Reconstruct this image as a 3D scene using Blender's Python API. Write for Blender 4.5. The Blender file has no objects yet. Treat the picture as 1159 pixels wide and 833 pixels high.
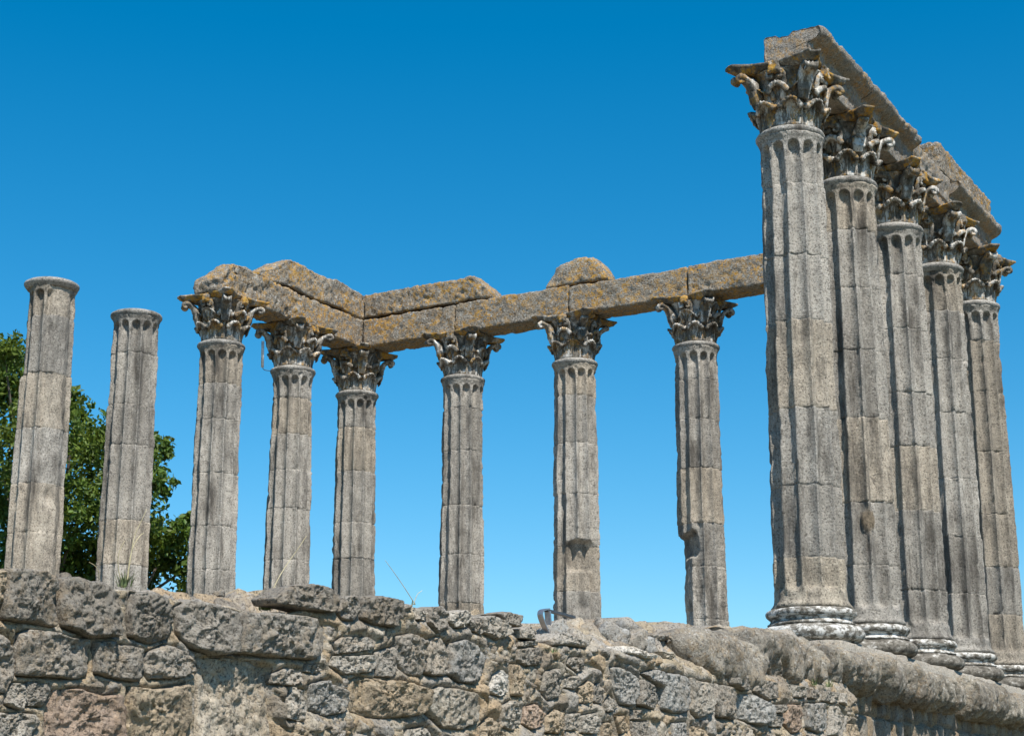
import bpy, math, random
import numpy as np
from mathutils import Matrix, Vector

# ------------------------------------------------------------------ scene, camera, light
scene = bpy.context.scene
col = scene.collection
CAM = np.array([7.42721801, -29.43699891, -2.59529641])
YAW, PITCH, ROLL = math.radians(29.5480014), math.radians(14.7826238), math.radians(-0.01573)
FPX = 1974.282; PW, PH = 1159.0, 833.0          # focal length in pixels of a 1159 x 833 picture
Fw = np.array([-math.sin(YAW)*math.cos(PITCH), math.cos(YAW)*math.cos(PITCH), math.sin(PITCH)])
Rt = np.array([math.cos(YAW), math.sin(YAW), 0.0])
Up = np.cross(Rt, Fw)
cd = bpy.data.cameras.new('camera'); cam = bpy.data.objects.new('camera', cd); col.objects.link(cam)
cd.sensor_width = 36.0; cd.lens = FPX/PW*36.0; cd.clip_start = 0.1; cd.clip_end = 5000
cam.matrix_world = Matrix(((Rt[0], Up[0], -Fw[0], CAM[0]), (Rt[1], Up[1], -Fw[1], CAM[1]),
                           (Rt[2], Up[2], -Fw[2], CAM[2]), (0, 0, 0, 1)))
scene.camera = cam

SUN_EL, SUN_AZ = math.radians(55), math.radians(180 - 29.5 - 23)    # azimuth measured clockwise from +Y
sun_dir = Vector((math.sin(SUN_AZ)*math.cos(SUN_EL), math.cos(SUN_AZ)*math.cos(SUN_EL), math.sin(SUN_EL)))
world = bpy.data.worlds.new('World'); scene.world = world; world.use_nodes = True
wt = world.node_tree; bg = wt.nodes['Background']
sky = wt.nodes.new('ShaderNodeTexSky'); sky.sky_type = 'NISHITA'; sky.sun_disc = False
sky.sun_elevation = SUN_EL; sky.sun_rotation = SUN_AZ
sky.air_density = 1.0; sky.dust_density = 0.3; sky.ozone_density = 3.0; sky.altitude = 300
hs = wt.nodes.new('ShaderNodeHueSaturation'); hs.inputs['Hue'].default_value = 0.488
hs.inputs['Saturation'].default_value = 1.46; hs.inputs['Value'].default_value = 1.0
wt.links.new(sky.outputs[0], hs.inputs['Color']); wt.links.new(hs.outputs[0], bg.inputs['Color'])
bg.inputs['Strength'].default_value = 0.109
sl = bpy.data.lights.new('sun', 'SUN'); sl.energy = 5.0; sl.angle = math.radians(0.53); sl.color = (1.0, 0.95, 0.87)
so = bpy.data.objects.new('sun', sl); col.objects.link(so)
so.rotation_euler = sun_dir.to_track_quat('Z', 'Y').to_euler()
scene.view_settings.view_transform = 'Standard'; scene.view_settings.look = 'None'
scene.view_settings.exposure = 0.45; scene.view_settings.gamma = 1.0
scene.view_settings.use_curve_mapping = False

# ------------------------------------------------------------------ helpers
def ray(px, py):
    d = Fw*FPX + Rt*(px-PW/2) + Up*(PH/2-py)
    return d
def on_plane(px, py, ax, v):                      # where the sight line of a photo pixel meets a world plane
    d = ray(px, py); return CAM + d*((v-CAM[ax])/d[ax])
def at_depth(px, py, dep):
    d = ray(px, py)/FPX; return CAM + d*dep

def _hash(ix, iy, iz, seed):
    h = (ix*374761393 + iy*668265263 + iz*2147483647 + seed*974634777) & 0xffffffff
    h = ((h ^ (h >> 13))*1274126177) & 0xffffffff
    h = ((h ^ (h >> 16))*2246822519) & 0xffffffff
    h = h ^ (h >> 15)
    return (h & 0xffffff)/float(0xffffff)
def vnoise(P, seed=0):
    P = np.asarray(P, float); I = np.floor(P).astype(np.int64); f = P-I; f = f*f*f*(f*(f*6-15)+10)
    out = 0
    for dx in (0, 1):
        wx = f[:, 0] if dx else 1-f[:, 0]
        for dy in (0, 1):
            wy = f[:, 1] if dy else 1-f[:, 1]
            for dz in (0, 1):
                wz = f[:, 2] if dz else 1-f[:, 2]
                out = out + wx*wy*wz*_hash(I[:, 0]+dx, I[:, 1]+dy, I[:, 2]+dz, seed)
    return out*2-1
def fbm(P, freq, octv=3, seed=0, gain=0.5):
    out = 0; a = 1.0; P = np.asarray(P, float)*freq
    for o in range(octv):
        out = out + a*vnoise(P + 17.3*o, seed+o); a *= gain; P = P*2.03
    return out
def sstep(a, b, x):
    t = np.clip((x-a)/(b-a), 0, 1); return t*t*(3-2*t)

def mesh(name, V, quads=None, tris=None, smooth=True, tint=None):
    V = np.asarray(V, np.float32)
    q = np.asarray(quads, np.int32).reshape(-1, 4) if quads is not None and len(quads) else np.zeros((0, 4), np.int32)
    t = np.asarray(tris, np.int32).reshape(-1, 3) if tris is not None and len(tris) else np.zeros((0, 3), np.int32)
    me = bpy.data.meshes.new(name)
    me.vertices.add(len(V)); me.vertices.foreach_set('co', V.ravel())
    n = q.size + t.size
    me.loops.add(n); me.loops.foreach_set('vertex_index', np.concatenate([q.ravel(), t.ravel()]))
    me.polygons.add(len(q)+len(t))
    ls = np.concatenate([np.arange(len(q))*4, q.size+np.arange(len(t))*3]).astype(np.int32)
    me.polygons.foreach_set('loop_start', ls)
    me.polygons.foreach_set('use_smooth', np.full(len(q)+len(t), smooth))
    me.update(calc_edges=True); me.validate()
    if tint is not None:
        ca = me.color_attributes.new('tint', 'FLOAT_COLOR', 'POINT')
        tt = np.asarray(tint, np.float32)
        if tt.ndim == 1: tt = np.stack([tt]*3, 1)
        ca.data.foreach_set('color', np.concatenate([tt, np.ones((len(tt), 1), np.float32)], 1).astype(np.float32).ravel())
    return me
def link(name, me, mat=None, parent=None, loc=None, rotz=None):
    o = bpy.data.objects.new(name, me); col.objects.link(o)
    if mat is not None and not me.materials: me.materials.append(mat)
    if parent is not None: o.parent = parent
    if loc is not None: o.location = loc
    if rotz is not None: o.rotation_euler = (0, 0, rotz)
    return o
def tag(o, label=None, cat=None, group=None, kind=None):
    if kind is None and cat: kind = 'thing'
    if label: o['label'] = label
    if cat: o['category'] = cat
    if group: o['group'] = group
    if kind: o['kind'] = kind
    return o
def empty(name, loc, rotz=0.0):
    o = bpy.data.objects.new(name, None); col.objects.link(o); o.location = loc; o.rotation_euler = (0, 0, rotz)
    o.empty_display_size = 0.2
    return o
def grid_quads(nu, nv, wrap=False, off=0):
    i = np.arange(nv-1)[:, None]; j = np.arange(nu if wrap else nu-1)[None, :]
    a = i*nu+j; b = i*nu+(j+1) % nu; return np.stack([a, b, b+nu, a+nu], -1).reshape(-1, 4)+off
def shell(G, thick_vec):
    """closed slab from a (nv,nu,3) front grid and an offset to its back"""
    nv, nu, _ = G.shape; N = nv*nu
    V = np.concatenate([G.reshape(-1, 3), (G+thick_vec).reshape(-1, 3)])
    f = grid_quads(nu, nv); b = f[:, ::-1]+N
    rim = list(range(nu)) + [k*nu+nu-1 for k in range(1, nv)] + [(nv-1)*nu+k for k in range(nu-2, -1, -1)] + [k*nu for k in range(nv-2, 0, -1)]
    r = np.array(rim); r2 = np.roll(r, -1)
    s = np.stack([r2, r, r+N, r2+N], 1)
    return V, np.concatenate([f, b, s])
def tube(pts, rad, n=6, flat=1.0, side=None):
    """tapered tube along a polyline; flat squashes it along the binormal"""
    P = np.asarray(pts, float); m = len(P); rad = np.broadcast_to(rad, m)
    T = np.gradient(P, axis=0); T /= np.linalg.norm(T, axis=1)[:, None]+1e-9
    ref = np.array([0, 0, 1.0]) if side is None else np.asarray(side, float)
    V = []
    for k in range(m):
        a = np.cross(T[k], ref)
        if np.linalg.norm(a) < 1e-3: a = np.cross(T[k], [1.0, 0.2, 0])
        a /= np.linalg.norm(a); b = np.cross(a, T[k])
        for j in range(n):
            t = 2*math.pi*j/n
            V.append(P[k]+rad[k]*(a*math.cos(t)+b*math.sin(t)*flat))
    Q = grid_quads(n, m, wrap=True)
    V = V+[P[0], P[-1]]; c0, c1 = len(V)-2, len(V)-1
    Tr = [(c0, (j+1) % n, j) for j in range(n)] + [(c1, (m-1)*n+j, (m-1)*n+(j+1) % n) for j in range(n)]
    return np.array(V), Q, np.array(Tr)
class MB:
    def __init__(s): s.V = []; s.Q = []; s.T = []; s.n = 0; s.C = []
    def add(s, V, Q=None, T=None, c=None):
        V = np.asarray(V, float)
        s.V.append(V)
        if Q is not None and len(Q): s.Q.append(np.asarray(Q)+s.n)
        if T is not None and len(T): s.T.append(np.asarray(T)+s.n)
        if c is not None: s.C.append(np.broadcast_to(np.asarray(c, float), (len(V), 3)))
        s.n += len(V)
    def mesh(s, name, smooth=True):
        return mesh(name, np.concatenate(s.V), np.concatenate(s.Q) if s.Q else None, np.concatenate(s.T) if s.T else None,
                    smooth, np.concatenate(s.C) if s.C else None)
def rbox(lo, hi, r, seg, shape=None, amp=0.012, freq=5.0, seed=0, octv=4, edge=0.6):
    """stone block: rounded box with worn edges and a rough skin"""
    lo = np.array(lo, float); hi = np.array(hi, float); n = np.maximum(3, np.round((hi-lo)/seg).astype(int))
    V = []; Q = []; off = 0
    for ax in range(3):
        u, v = [(1, 2), (2, 0), (0, 1)][ax]
        for sd in (0, 1):
            gu = np.linspace(0, 1, n[u]+1); gv = np.linspace(0, 1, n[v]+1)
            A, B = np.meshgrid(gu, gv); P = np.zeros(A.shape+(3,))
            P[..., u] = lo[u]+A*(hi[u]-lo[u]); P[..., v] = lo[v]+B*(hi[v]-lo[v]); P[..., ax] = hi[ax] if sd else lo[ax]
            q = grid_quads(n[u]+1, n[v]+1, off=off)
            Q.append(q if sd else q[:, ::-1]); V.append(P.reshape(-1, 3)); off += P.shape[0]*P.shape[1]
    V = np.concatenate(V); Q = np.concatenate(Q)
    key = np.round(V*20000).astype(np.int64)
    _, ix, inv = np.unique(key, axis=0, return_index=True, return_inverse=True)
    V = V[ix]; Q = inv.ravel()[Q]
    rr = r*(1+edge*fbm(V, 2.5, 2, seed+7)); rr = np.maximum(rr, 0.006)[:, None]
    inner = np.clip(V, lo+rr, hi-rr); d = V-inner; L = np.linalg.norm(d, axis=1)[:, None]+1e-9
    nrm = d/L; V = inner+nrm*rr
    if shape is not None: V = shape(V)
    V = V+nrm*(amp*fbm(V, freq, octv, seed)+amp*.55*fbm(V, 17, 3, seed+11, .7)-amp*1.2*sstep(.45, 1., fbm(V, 7, 3, seed+13)))[:, None]
    return V, Q

# ------------------------------------------------------------------ materials
def newmat(name):
    m = bpy.data.materials.new(name); m.use_nodes = True; nt = m.node_tree
    b = nt.nodes['Principled BSDF']; b.inputs['Roughness'].default_value = 0.92
    b.inputs['Specular IOR Level'].default_value = 0.2
    return m, nt, b
class N:
    """small node-graph writer"""
    def __init__(s, nt):
        s.nt = nt; tc = nt.nodes.new('ShaderNodeTexCoord'); oi = nt.nodes.new('ShaderNodeObjectInfo')
        ad = nt.nodes.new('ShaderNodeVectorMath'); ad.operation = 'MULTIPLY_ADD'
        cb = nt.nodes.new('ShaderNodeCombineXYZ')
        for k in range(3): nt.links.new(oi.outputs['Random'], cb.inputs[k])
        nt.links.new(cb.outputs[0], ad.inputs[0]); ad.inputs[1].default_value = (37.0, 53.0, 71.0)
        nt.links.new(tc.outputs['Object'], ad.inputs[2]); s.co = ad.outputs[0]; s.rand = oi.outputs['Random']
    def noise(s, scale, detail=4, rough=0.6, stretch=None, dist=0.0):
        co = s.co
        if stretch:
            mp = s.nt.nodes.new('ShaderNodeMapping'); mp.inputs['Scale'].default_value = stretch
            s.nt.links.new(co, mp.inputs[0]); co = mp.outputs[0]
        n = s.nt.nodes.new('ShaderNodeTexNoise'); n.inputs['Scale'].default_value = scale
        n.inputs['Detail'].default_value = detail; n.inputs['Roughness'].default_value = rough
        n.inputs['Distortion'].default_value = dist
        s.nt.links.new(co, n.inputs['Vector']); return n.outputs[0]
    def voro(s, scale, feature='F1'):
        n = s.nt.nodes.new('ShaderNodeTexVoronoi'); n.inputs['Scale'].default_value = scale; n.feature = feature
        s.nt.links.new(s.co, n.inputs['Vector']); return n.outputs[0]
    def ramp(s, f, stops, interp='LINEAR'):
        r = s.nt.nodes.new('ShaderNodeValToRGB'); r.color_ramp.interpolation = interp
        e = r.color_ramp.elements
        while len(e) > 1: e.remove(e[-1])
        for k, (p, c) in enumerate(stops):
            if isinstance(c, (int, float)): c = (c, c, c)
            el = e[0] if k == 0 else e.new(p)
            el.position = p; el.color = (*c, 1)
        s.nt.links.new(f, r.inputs[0]); return r.outputs[0]
    def mix(s, fac, a, b, mode='MIX'):
        m = s.nt.nodes.new('ShaderNodeMix'); m.data_type = 'RGBA'; m.blend_type = mode
        for sock, val in ((m.inputs[0], fac), (m.inputs[6], a), (m.inputs[7], b)):
            if hasattr(val, 'links'): s.nt.links.new(val, sock)
            elif isinstance(val, (int, float)): sock.default_value = val
            else: sock.default_value = (*val, 1)
        return m.outputs[2]
    def math(s, op, a, b=0.0):
        m = s.nt.nodes.new('ShaderNodeMath'); m.operation = op
        for sock, val in ((m.inputs[0], a), (m.inputs[1], b)):
            if hasattr(val, 'links'): s.nt.links.new(val, sock)
            else: sock.default_value = val
        return m.outputs[0]
    def attr(s, name='tint'):
        a = s.nt.nodes.new('ShaderNodeAttribute'); a.attribute_name = name; return a.outputs['Color']
    def bump(s, b, h, strength=0.5, dist=0.01, prev=None):
        n = s.nt.nodes.new('ShaderNodeBump'); n.inputs['Strength'].default_value = strength; n.inputs['Distance'].default_value = dist
        s.nt.links.new(h, n.inputs['Height'])
        if prev: s.nt.links.new(prev, n.inputs['Normal'])
        s.nt.links.new(n.outputs[0], b.inputs['Normal']); return n.outputs[0]

def granite(name, light, dark, grime=0.5, lichen=0.0, lichen_col=(0.48, 0.20, 0.025), tint=True, streak=True, speck=1.0, bump=0.55, grain=70):
    m, nt, b = newmat(name); g = N(nt)
    c = g.mix(g.ramp(g.noise(1.6, 5, 0.65), [(0.33, 0.0), (0.68, 1.0)]), dark, light)
    sp = g.noise(grain, 3, 0.75)                                    # quartz, feldspar and mica grains
    c = g.mix(g.ramp(sp, [(0.40, 0.75*speck), (0.47, 0.0)]), c, (0.055, 0.05, 0.045))
    sp2 = g.noise(grain*0.7, 2, 0.7)
    c = g.mix(g.ramp(sp2, [(0.57, 0.0), (0.66, 0.55*speck)]), c, (0.56, 0.53, 0.48))
    if tint: c = g.mix(1.0, c, g.attr(), 'MULTIPLY')
    gm = g.noise(3.2, 6, 0.7, (1, 1, 0.22) if streak else None)       # soot and rain staining
    c = g.mix(g.ramp(gm, [(0.48, 0.0), (0.68, grime)]), c, (0.065, 0.058, 0.05))
    gm2 = g.noise(11, 5, 0.7)
    c = g.mix(g.ramp(gm2, [(0.56, 0.0), (0.70, grime*0.75)]), c, (0.085, 0.075, 0.062))
    if lichen:
        l = g.noise(9, 6, 0.78); l2 = g.noise(1.8, 3, 0.6)
        f = g.math('MULTIPLY', g.ramp(l, [(0.48, 0.0), (0.55, 1.0)]), g.ramp(l2, [(0.40, 0.25), (0.56, 1.0)]))
        f = g.math('MULTIPLY', f, g.ramp(g.noise(45, 3, 0.7), [(0.38, 0.2), (0.56, 1.0)]))
        ros = g.math('MULTIPLY', g.ramp(g.voro(11), [(0.16, 1.0), (0.30, 0.0)]), g.ramp(l2, [(0.46, 0.0), (0.54, 0.9)]))
        f = g.math('MAXIMUM', f, ros)
        lc = g.mix(g.noise(9, 2), lichen_col, (0.52, 0.31, 0.05))
        c = g.mix(g.math('MULTIPLY', f, lichen), c, lc)
        wl = g.ramp(g.noise(16, 6, 0.75), [(0.55, 0.0), (0.62, 0.65*lichen)])
        c = g.mix(wl, c, (0.42, 0.41, 0.37))
    nt.links.new(c, b.inputs['Base Color'])
    h = g.math('ADD', g.math('MULTIPLY', g.noise(30, 5, 0.75), 1.0), g.math('MULTIPLY', sp, 0.5))
    g.bump(b, h, bump, 0.025)
    return m
M_shaft = granite('shaft granite', (0.43, 0.405, 0.365), (0.28, 0.262, 0.235), 0.9, 0.0, grain=42, bump=0.8, speck=1.0)
M_arch = granite('architrave granite', (0.34, 0.30, 0.24), (0.20, 0.175, 0.145), 0.55, 1.0, tint=False, streak=False, bump=1.0, speck=1.3, grain=30)
M_arch_e = granite('grey architrave granite', (0.34, 0.31, 0.27), (0.22, 0.20, 0.175), 0.65, 0.5, tint=False, streak=False, bump=0.9, grain=40)
M_stone = granite('wall granite', (0.43, 0.40, 0.355), (0.28, 0.255, 0.22), 0.45, 0.12, streak=False, bump=1.0, grain=45)
M_rub = granite('rubble and mortar', (0.47, 0.43, 0.365), (0.33, 0.295, 0.245), 0.4, 0.10, streak=False, bump=1.0, grain=45)
M_corn = granite('cornice granite', (0.36, 0.325, 0.265), (0.21, 0.185, 0.15), 0.75, 0.15, tint=False, bump=1.0, grain=40)

def marble(name, lich, white, lo=0.40, hi=0.62, lt=0.52, sc=5.0, st=(1, 1, 0.4)):
    m, nt, b = newmat(name); g = N(nt)
    f = g.noise(sc, 6, 0.72, st)
    c = g.ramp(f, [(0.30, (0.035, 0.032, 0.028)), (lo+0.02, (0.12, 0.108, 0.09)), ((lo+hi)/2+0.02, (0.22, 0.20, 0.17)), (hi-.02, (0.55, 0.53, 0.49)), (0.76, white)])
    c = g.mix(g.ramp(g.noise(22, 5, 0.75), [(0.53, 0.0), (0.63, 0.75)]), c, (0.045, 0.04, 0.035))
    l = g.math('MULTIPLY', g.ramp(g.noise(4.0, 6, 0.7), [(lt, 0.0), (lt+.08, 1.0)]), g.ramp(g.noise(30, 4, 0.7), [(0.40, 0.2), (0.55, 1.0)]))
    c = g.mix(g.math('MULTIPLY', l, lich), c, g.mix(g.noise(12, 2), (0.46, 0.19, 0.022), (0.46, 0.31, 0.07)))
    nt.links.new(c, b.inputs['Base Color']); b.inputs['Roughness'].default_value = 0.95; b.inputs['Specular IOR Level'].default_value = 0.1
    g.bump(b, g.math('ADD', g.noise(18, 6, 0.75), g.math('MULTIPLY', g.noise(60, 3, 0.7), 0.4)), 0.7, 0.02)
    return m
M_cap = marble('weathered marble of capitals', 0.65, (0.70, 0.68, 0.64), 0.39, 0.59)
M_abac = marble('lichen-grown marble of abacus', 1.0, (0.5, 0.47, 0.42), 0.42, 0.66, 0.475)
M_base = marble('stained white marble of bases', 0.0, (0.70, 0.69, 0.67), 0.37, 0.56, 0.52, 8.0, (1, 1, 1.6))
M_base_d = marble('blackened marble of lower bases', 0.0, (0.55, 0.54, 0.52), 0.42, 0.68, 0.52, 8.0, (1, 1, 1.6))

def plain(name, c, rough=0.6, metal=0.0, var=0.25, sc=20):
    m, nt, b = newmat(name); g = N(nt)
    cc = g.mix(g.ramp(g.noise(sc, 3), [(0.35, 0.0), (0.65, 1.0)]), tuple(x*(1-var) for x in c), tuple(min(1, x*(1+var)) for x in c))
    nt.links.new(cc, b.inputs['Base Color']); b.inputs['Roughness'].default_value = rough; b.inputs['Metallic'].default_value = metal
    b.inputs['Specular IOR Level'].default_value = 0.4
    return m
M_metal = plain('brushed steel strip', (0.34, 0.35, 0.38), 0.4, 0.8, 0.15)
M_dmetal = plain('dark painted steel', (0.05, 0.055, 0.065), 0.45, 0.0)
M_white = plain('white rod', (0.7, 0.7, 0.7), 0.4)
M_straw = plain('dry straw', (0.50, 0.43, 0.26), 0.8)
M_weed = plain('grey-green weed', (0.15, 0.19, 0.08), 0.8)
M_bark = plain('bark', (0.10, 0.08, 0.06), 0.9, 0, 0.4, 6)

# ------------------------------------------------------------------ the ground
def ground():
    m, nt, b = newmat('dry grassy ground'); g = N(nt)
    c = g.mix(g.ramp(g.noise(0.5, 6, 0.65), [(0.4, 0.0), (0.62, 1.0)]), (0.16, 0.13, 0.09), (0.09, 0.10, 0.045))
    nt.links.new(c, b.inputs['Base Color']); g.bump(b, g.noise(6, 6, 0.7), 0.5, 0.05)
    s = 2500.0
    me = mesh('ground', [(-s, -s, 0), (s, -s, 0), (s, s, 0), (-s, s, 0)], [(0, 1, 2, 3)], smooth=False)
    tag(link('ground', me, m, loc=(0, 0, -4.25)), kind='structure')
ground()

# ------------------------------------------------------------------ podium: rubble wall with its squared stones
XW = 0.85                                           # outer face of the rough east wall
YS, YN = -27.0, -9.95                               # its south end and the corner where it steps back
front_px = [(-150, 632), (-60, 642), (0, 652), (130, 668), (200, 684), (290, 694), (330, 698), (350, 688), (400, 684), (460, 688), (520, 700),
            (560, 712), (620, 735), (680, 738), (740, 748), (790, 768), (860, 778), (965, 792)]
ridge_px = [(-150, 630), (-60, 640), (0, 648), (100, 660), (170, 667), (250, 668), (330, 668), (430, 682), (520, 695), (560, 703), (620, 706),
            (660, 699), (720, 705), (800, 714), (870, 718), (960, 725)]
fp = np.array([on_plane(x, y, 0, XW) for x, y in front_px]); XR = 0.25
rp = np.array([on_plane(x, y, 0, XR) for x, y in ridge_px])
def z_front(y): return np.interp(y, fp[:, 1], fp[:, 2])
def z_ridge(y): return np.interp(y, rp[:, 1], rp[:, 2])
PAL = np.array([(1.0, 0.98, 0.95), (0.80, 0.80, 0.82), (1.02, 0.93, 0.78), (0.92, 0.92, 0.94), (0.70, 0.66, 0.62), (1.08, 0.90, 0.70), (1.12, 1.08, 1.02), (0.85, 0.80, 0.74)])

ORG = {1: (0, 640, 4.318), 2: (140, 640, 4.318), 3: (290, 640, 4.318), 4: (430, 640, 4.318), 5: (570, 660, 4.818), 6: (710, 660, 4.818), 7: (850, 670, 5.11)}
# (region, outline, tone rgb, thickness)
DK = (0.66, 0.64, 0.61); MD = (0.85, 0.83, 0.80); LT = (1.12, 1.10, 1.06); TN = (1.10, 0.95, 0.76); BL = (0.98, 1.02, 1.06); WH = (1.9, 1.9, 1.9); PK = (1.08, 0.88, 0.76)
STONES = [
 (1, [(40,10),(150,15),(290,40),(310,60),(300,300),(200,285),(35,265),(30,200),(45,80)], DK, .12),
 (1, [(325,60),(420,50),(540,75),(600,130),(600,230),(610,350),(480,355),(330,300),(315,190)], DK, .13),
 (1, [(105,330),(150,310),(300,325),(360,350),(460,350),(470,400),(460,540),(400,560),(100,540),(95,420)], MD, .10),
 (1, [(475,370),(560,365),(650,385),(720,400),(725,500),(690,570),(600,560),(480,530)], MD, .09),
 (1, [(-60,720),(100,715),(190,720),(200,760),(150,840),(130,900),(-60,900)], LT, .09),
 (1, [(145,565),(230,570),(245,640),(220,690),(130,690),(130,620)], MD, .06),
 (1, [(60,570),(140,570),(140,640),(110,710),(30,680)], LT, .06),
 (1, [(280,610),(400,590),(500,640),(590,620),(605,700),(600,860),(560,900),(250,900),(240,720)], PK, .09),
 (1, [(-70,310),(25,330),(80,380),(80,520),(50,620),(-60,630)], MD, .07),
 (1, [(-120,20),(-40,5),(35,10),(30,190),(0,210),(-120,230)], TN, .10),
 (2, [(60,130),(150,120),(230,150),(260,250),(240,360),(150,385),(50,350),(40,240)], DK, .12),
 (2, [(280,200),(340,170),(440,180),(560,220),(570,300),(560,430),(470,440),(370,410),(290,330)], MD, .15),
 (3, [(-72,225),(150,225),(310,250),(350,300),(350,420),(320,465),(180,450),(-72,440)], MD, .16),
 (2, [(140,420),(230,380),(310,410),(360,470),(375,520),(300,545),(150,560),(110,500)], MD, .12),
 (2, [(350,440),(480,445),(600,455),(720,490),(720,840),(710,920),(345,920),(350,650)], (1.2, 1.12, 1.0), .02),
 (2, [(40,590),(150,600),(330,570),(338,640),(348,760),(340,900),(30,900),(30,700)], TN, .10),
 (3, [(75,530),(150,500),(230,505),(240,560),(200,585),(80,580)], MD, .07),
 (3, [(175,590),(255,600),(265,680),(250,760),(160,750),(155,680)], LT, .07),
 (3, [(275,580),(350,550),(430,600),(455,650),(440,720),(360,735),(275,710)], BL, .09),
 (3, [(475,560),(520,535),(650,555),(760,575),(845,600),(850,680),(820,730),(700,745),(560,740),(480,715),(470,640)], TN, .10),
 (3, [(380,440),(450,440),(580,430),(600,470),(580,520),(440,535),(370,490)], LT, .08),
 (3, [(385,380),(420,350),(560,345),(590,370),(580,410),(400,435)], MD, .07),
 (3, [(110,160),(180,100),(280,85),(370,100),(420,160),(400,230),(300,220),(200,200),(130,190)], DK, .14),
 (3, [(420,150),(510,140),(525,200),(500,270),(440,265),(410,230)], MD, .10),
 (3, [(530,150),(600,140),(720,165),(715,240),(690,300),(600,290),(530,260)], DK, .12),
 (3, [(245,480),(300,480),(330,510),(300,530),(240,520)], LT, .06),
 (4, [(-20,420),(80,390),(90,480),(70,550),(-10,550)], MD, .07),
 (4, [(80,345),(150,330),(225,360),(230,450),(220,545),(150,530),(85,480)], MD, .09),
 (4, [(235,360),(300,345),(355,370),(350,450),(355,530),(280,545),(225,530)], (1.0, .95, .88), .08),
 (4, [(360,380),(430,360),(500,390),(535,440),(525,520),(480,580),(400,570),(355,540)], BL, .10),
 (4, [(215,640),(300,585),(385,600),(470,620),(505,680),(490,770),(430,800),(320,790),(240,720)], (1.0, .97, .9), .11),
 (4, [(130,800),(230,780),(280,840),(270,900),(120,900)], LT, .07),
 (4, [(595,690),(650,655),(700,700),(705,770),(670,810),(600,790)], LT, .08),
 (4, [(490,790),(540,735),(600,780),(610,840),(580,900),(490,890)], TN, .08),
 (4, [(540,620),(560,540),(600,510),(640,530),(635,620),(600,640)], WH, .09),
 (4, [(645,480),(690,475),(710,560),(705,640),(650,640)], TN, .08),
 (4, [(250,210),(320,190),(345,240),(340,310),(300,330),(250,280)], MD, .10),
 (4, [(350,225),(430,210),(450,260),(430,300),(380,305),(345,270)], LT, .10),
 (4, [(440,270),(500,255),(520,300),(510,340),(460,320)], MD, .08),
 (4, [(505,250),(580,240),(640,290),(655,330),(590,360),(525,330)], LT, .13),
 (4, [(580,235),(640,220),(695,240),(690,300),(650,290)], MD, .10),
 (4, [(190,210),(240,220),(235,270),(190,265)], LT, .09),
 (5, [(85,360),(200,345),(230,380),(220,440),(130,450),(90,420)], MD, .10),
 (5, [(80,320),(190,305),(205,340),(90,345)], LT, .08),
 (5, [(90,250),(160,230),(205,270),(190,310),(100,300)], LT, .09),
 (5, [(240,480),(300,460),(325,530),(310,610),(260,640),(215,590)], MD, .10),
 (5, [(340,520),(390,500),(420,540),(400,580),(340,570)], LT, .08),
 (5, [(420,570),(470,530),(500,580),(480,650),(420,660)], TN, .09),
 (5, [(500,560),(530,535),(555,590),(545,660),(500,650)], MD, .08),
 (5, [(590,460),(640,450),(730,510),(735,600),(720,670),(650,665),(610,570)], BL, .11),
 (6, [(60,520),(215,565),(205,640),(180,690),(65,670)], MD, .10),
 (5, [(555,660),(590,600),(630,660),(610,700),(560,700)], LT, .08),
 (5, [(370,400),(430,400),(450,470),(420,490),(350,440)], MD, .08),
 (5, [(245,720),(290,680),(330,700),(340,770),(310,820),(240,820)], TN, .09),
 (5, [(340,710),(420,700),(420,800),(345,810)], LT, .08),
 (5, [(430,720),(520,700),(535,770),(510,820),(430,820)], LT, .09),
 (5, [(545,760),(600,750),(620,830),(600,880),(540,870)], TN, .08),
 (5, [(610,720),(680,715),(700,800),(640,830)], TN, .08),
 (5, [(125,670),(180,655),(235,700),(220,780),(170,800),(120,770)], PK, .09),
 (6, [(90,490),(160,465),(330,500),(355,560),(350,700),(280,705),(205,690),(215,570)], BL, .13),
 (6, [(355,510),(480,540),(480,640),(470,710),(400,735),(365,700)], LT, .13),
 (6, [(490,540),(590,560),(605,650),(600,745),(500,730),(480,640)], MD, .12),
 (6, [(610,590),(700,610),(775,660),(780,730),(740,780),(620,740)], BL, .12),
 (6, [(575,520),(640,485),(705,500),(700,570),(650,590),(580,550)], MD, .13),
 (6, [(710,520),(830,530),(840,620),(790,640),(700,590)], MD, .12),
 (6, [(20,690),(70,685),(75,740),(25,745)], MD, .07),
 (6, [(30,750),(120,745),(130,833),(110,880),(40,870)], MD, .09),
 (6, [(250,760),(330,750),(340,833),(320,880),(250,870)], BL, .09),
 (6, [(350,770),(440,800),(440,880),(350,880)], TN, .08),
 (7, [(240,530),(320,540),(330,610),(260,610)], LT, .12),
 (7, [(335,545),(405,560),(410,620),(340,615)], MD, .11),
 (7, [(420,570),(510,575),(520,620),(500,645),(430,630)], LT, .12),
 (7, [(525,580),(580,590),(570,660),(525,640)], LT, .11),
 (7, [(110,650),(200,645),(205,700),(120,700)], MD, .10),
 (7, [(215,650),(300,645),(310,720),(300,810),(250,815),(205,770)], PK, .11),
 (7, [(315,640),(430,635),(460,680),(455,790),(410,820),(330,790)], BL, .12),
 (7, [(470,660),(540,655),(570,710),(560,800),(530,840),(460,840)], LT, .12),
 (7, [(100,720),(200,710),(205,780),(110,780)], LT, .10),
 (7, [(570,760),(620,760),(650,833),(620,900),(565,880)], TN, .10),
]
def px_poly(reg, pts, x=XW):
    ox, oy, s = ORG[reg]
    return np.array([on_plane(ox+a/s, oy+b/s, 0, x)[1:] for a, b in pts])
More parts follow.
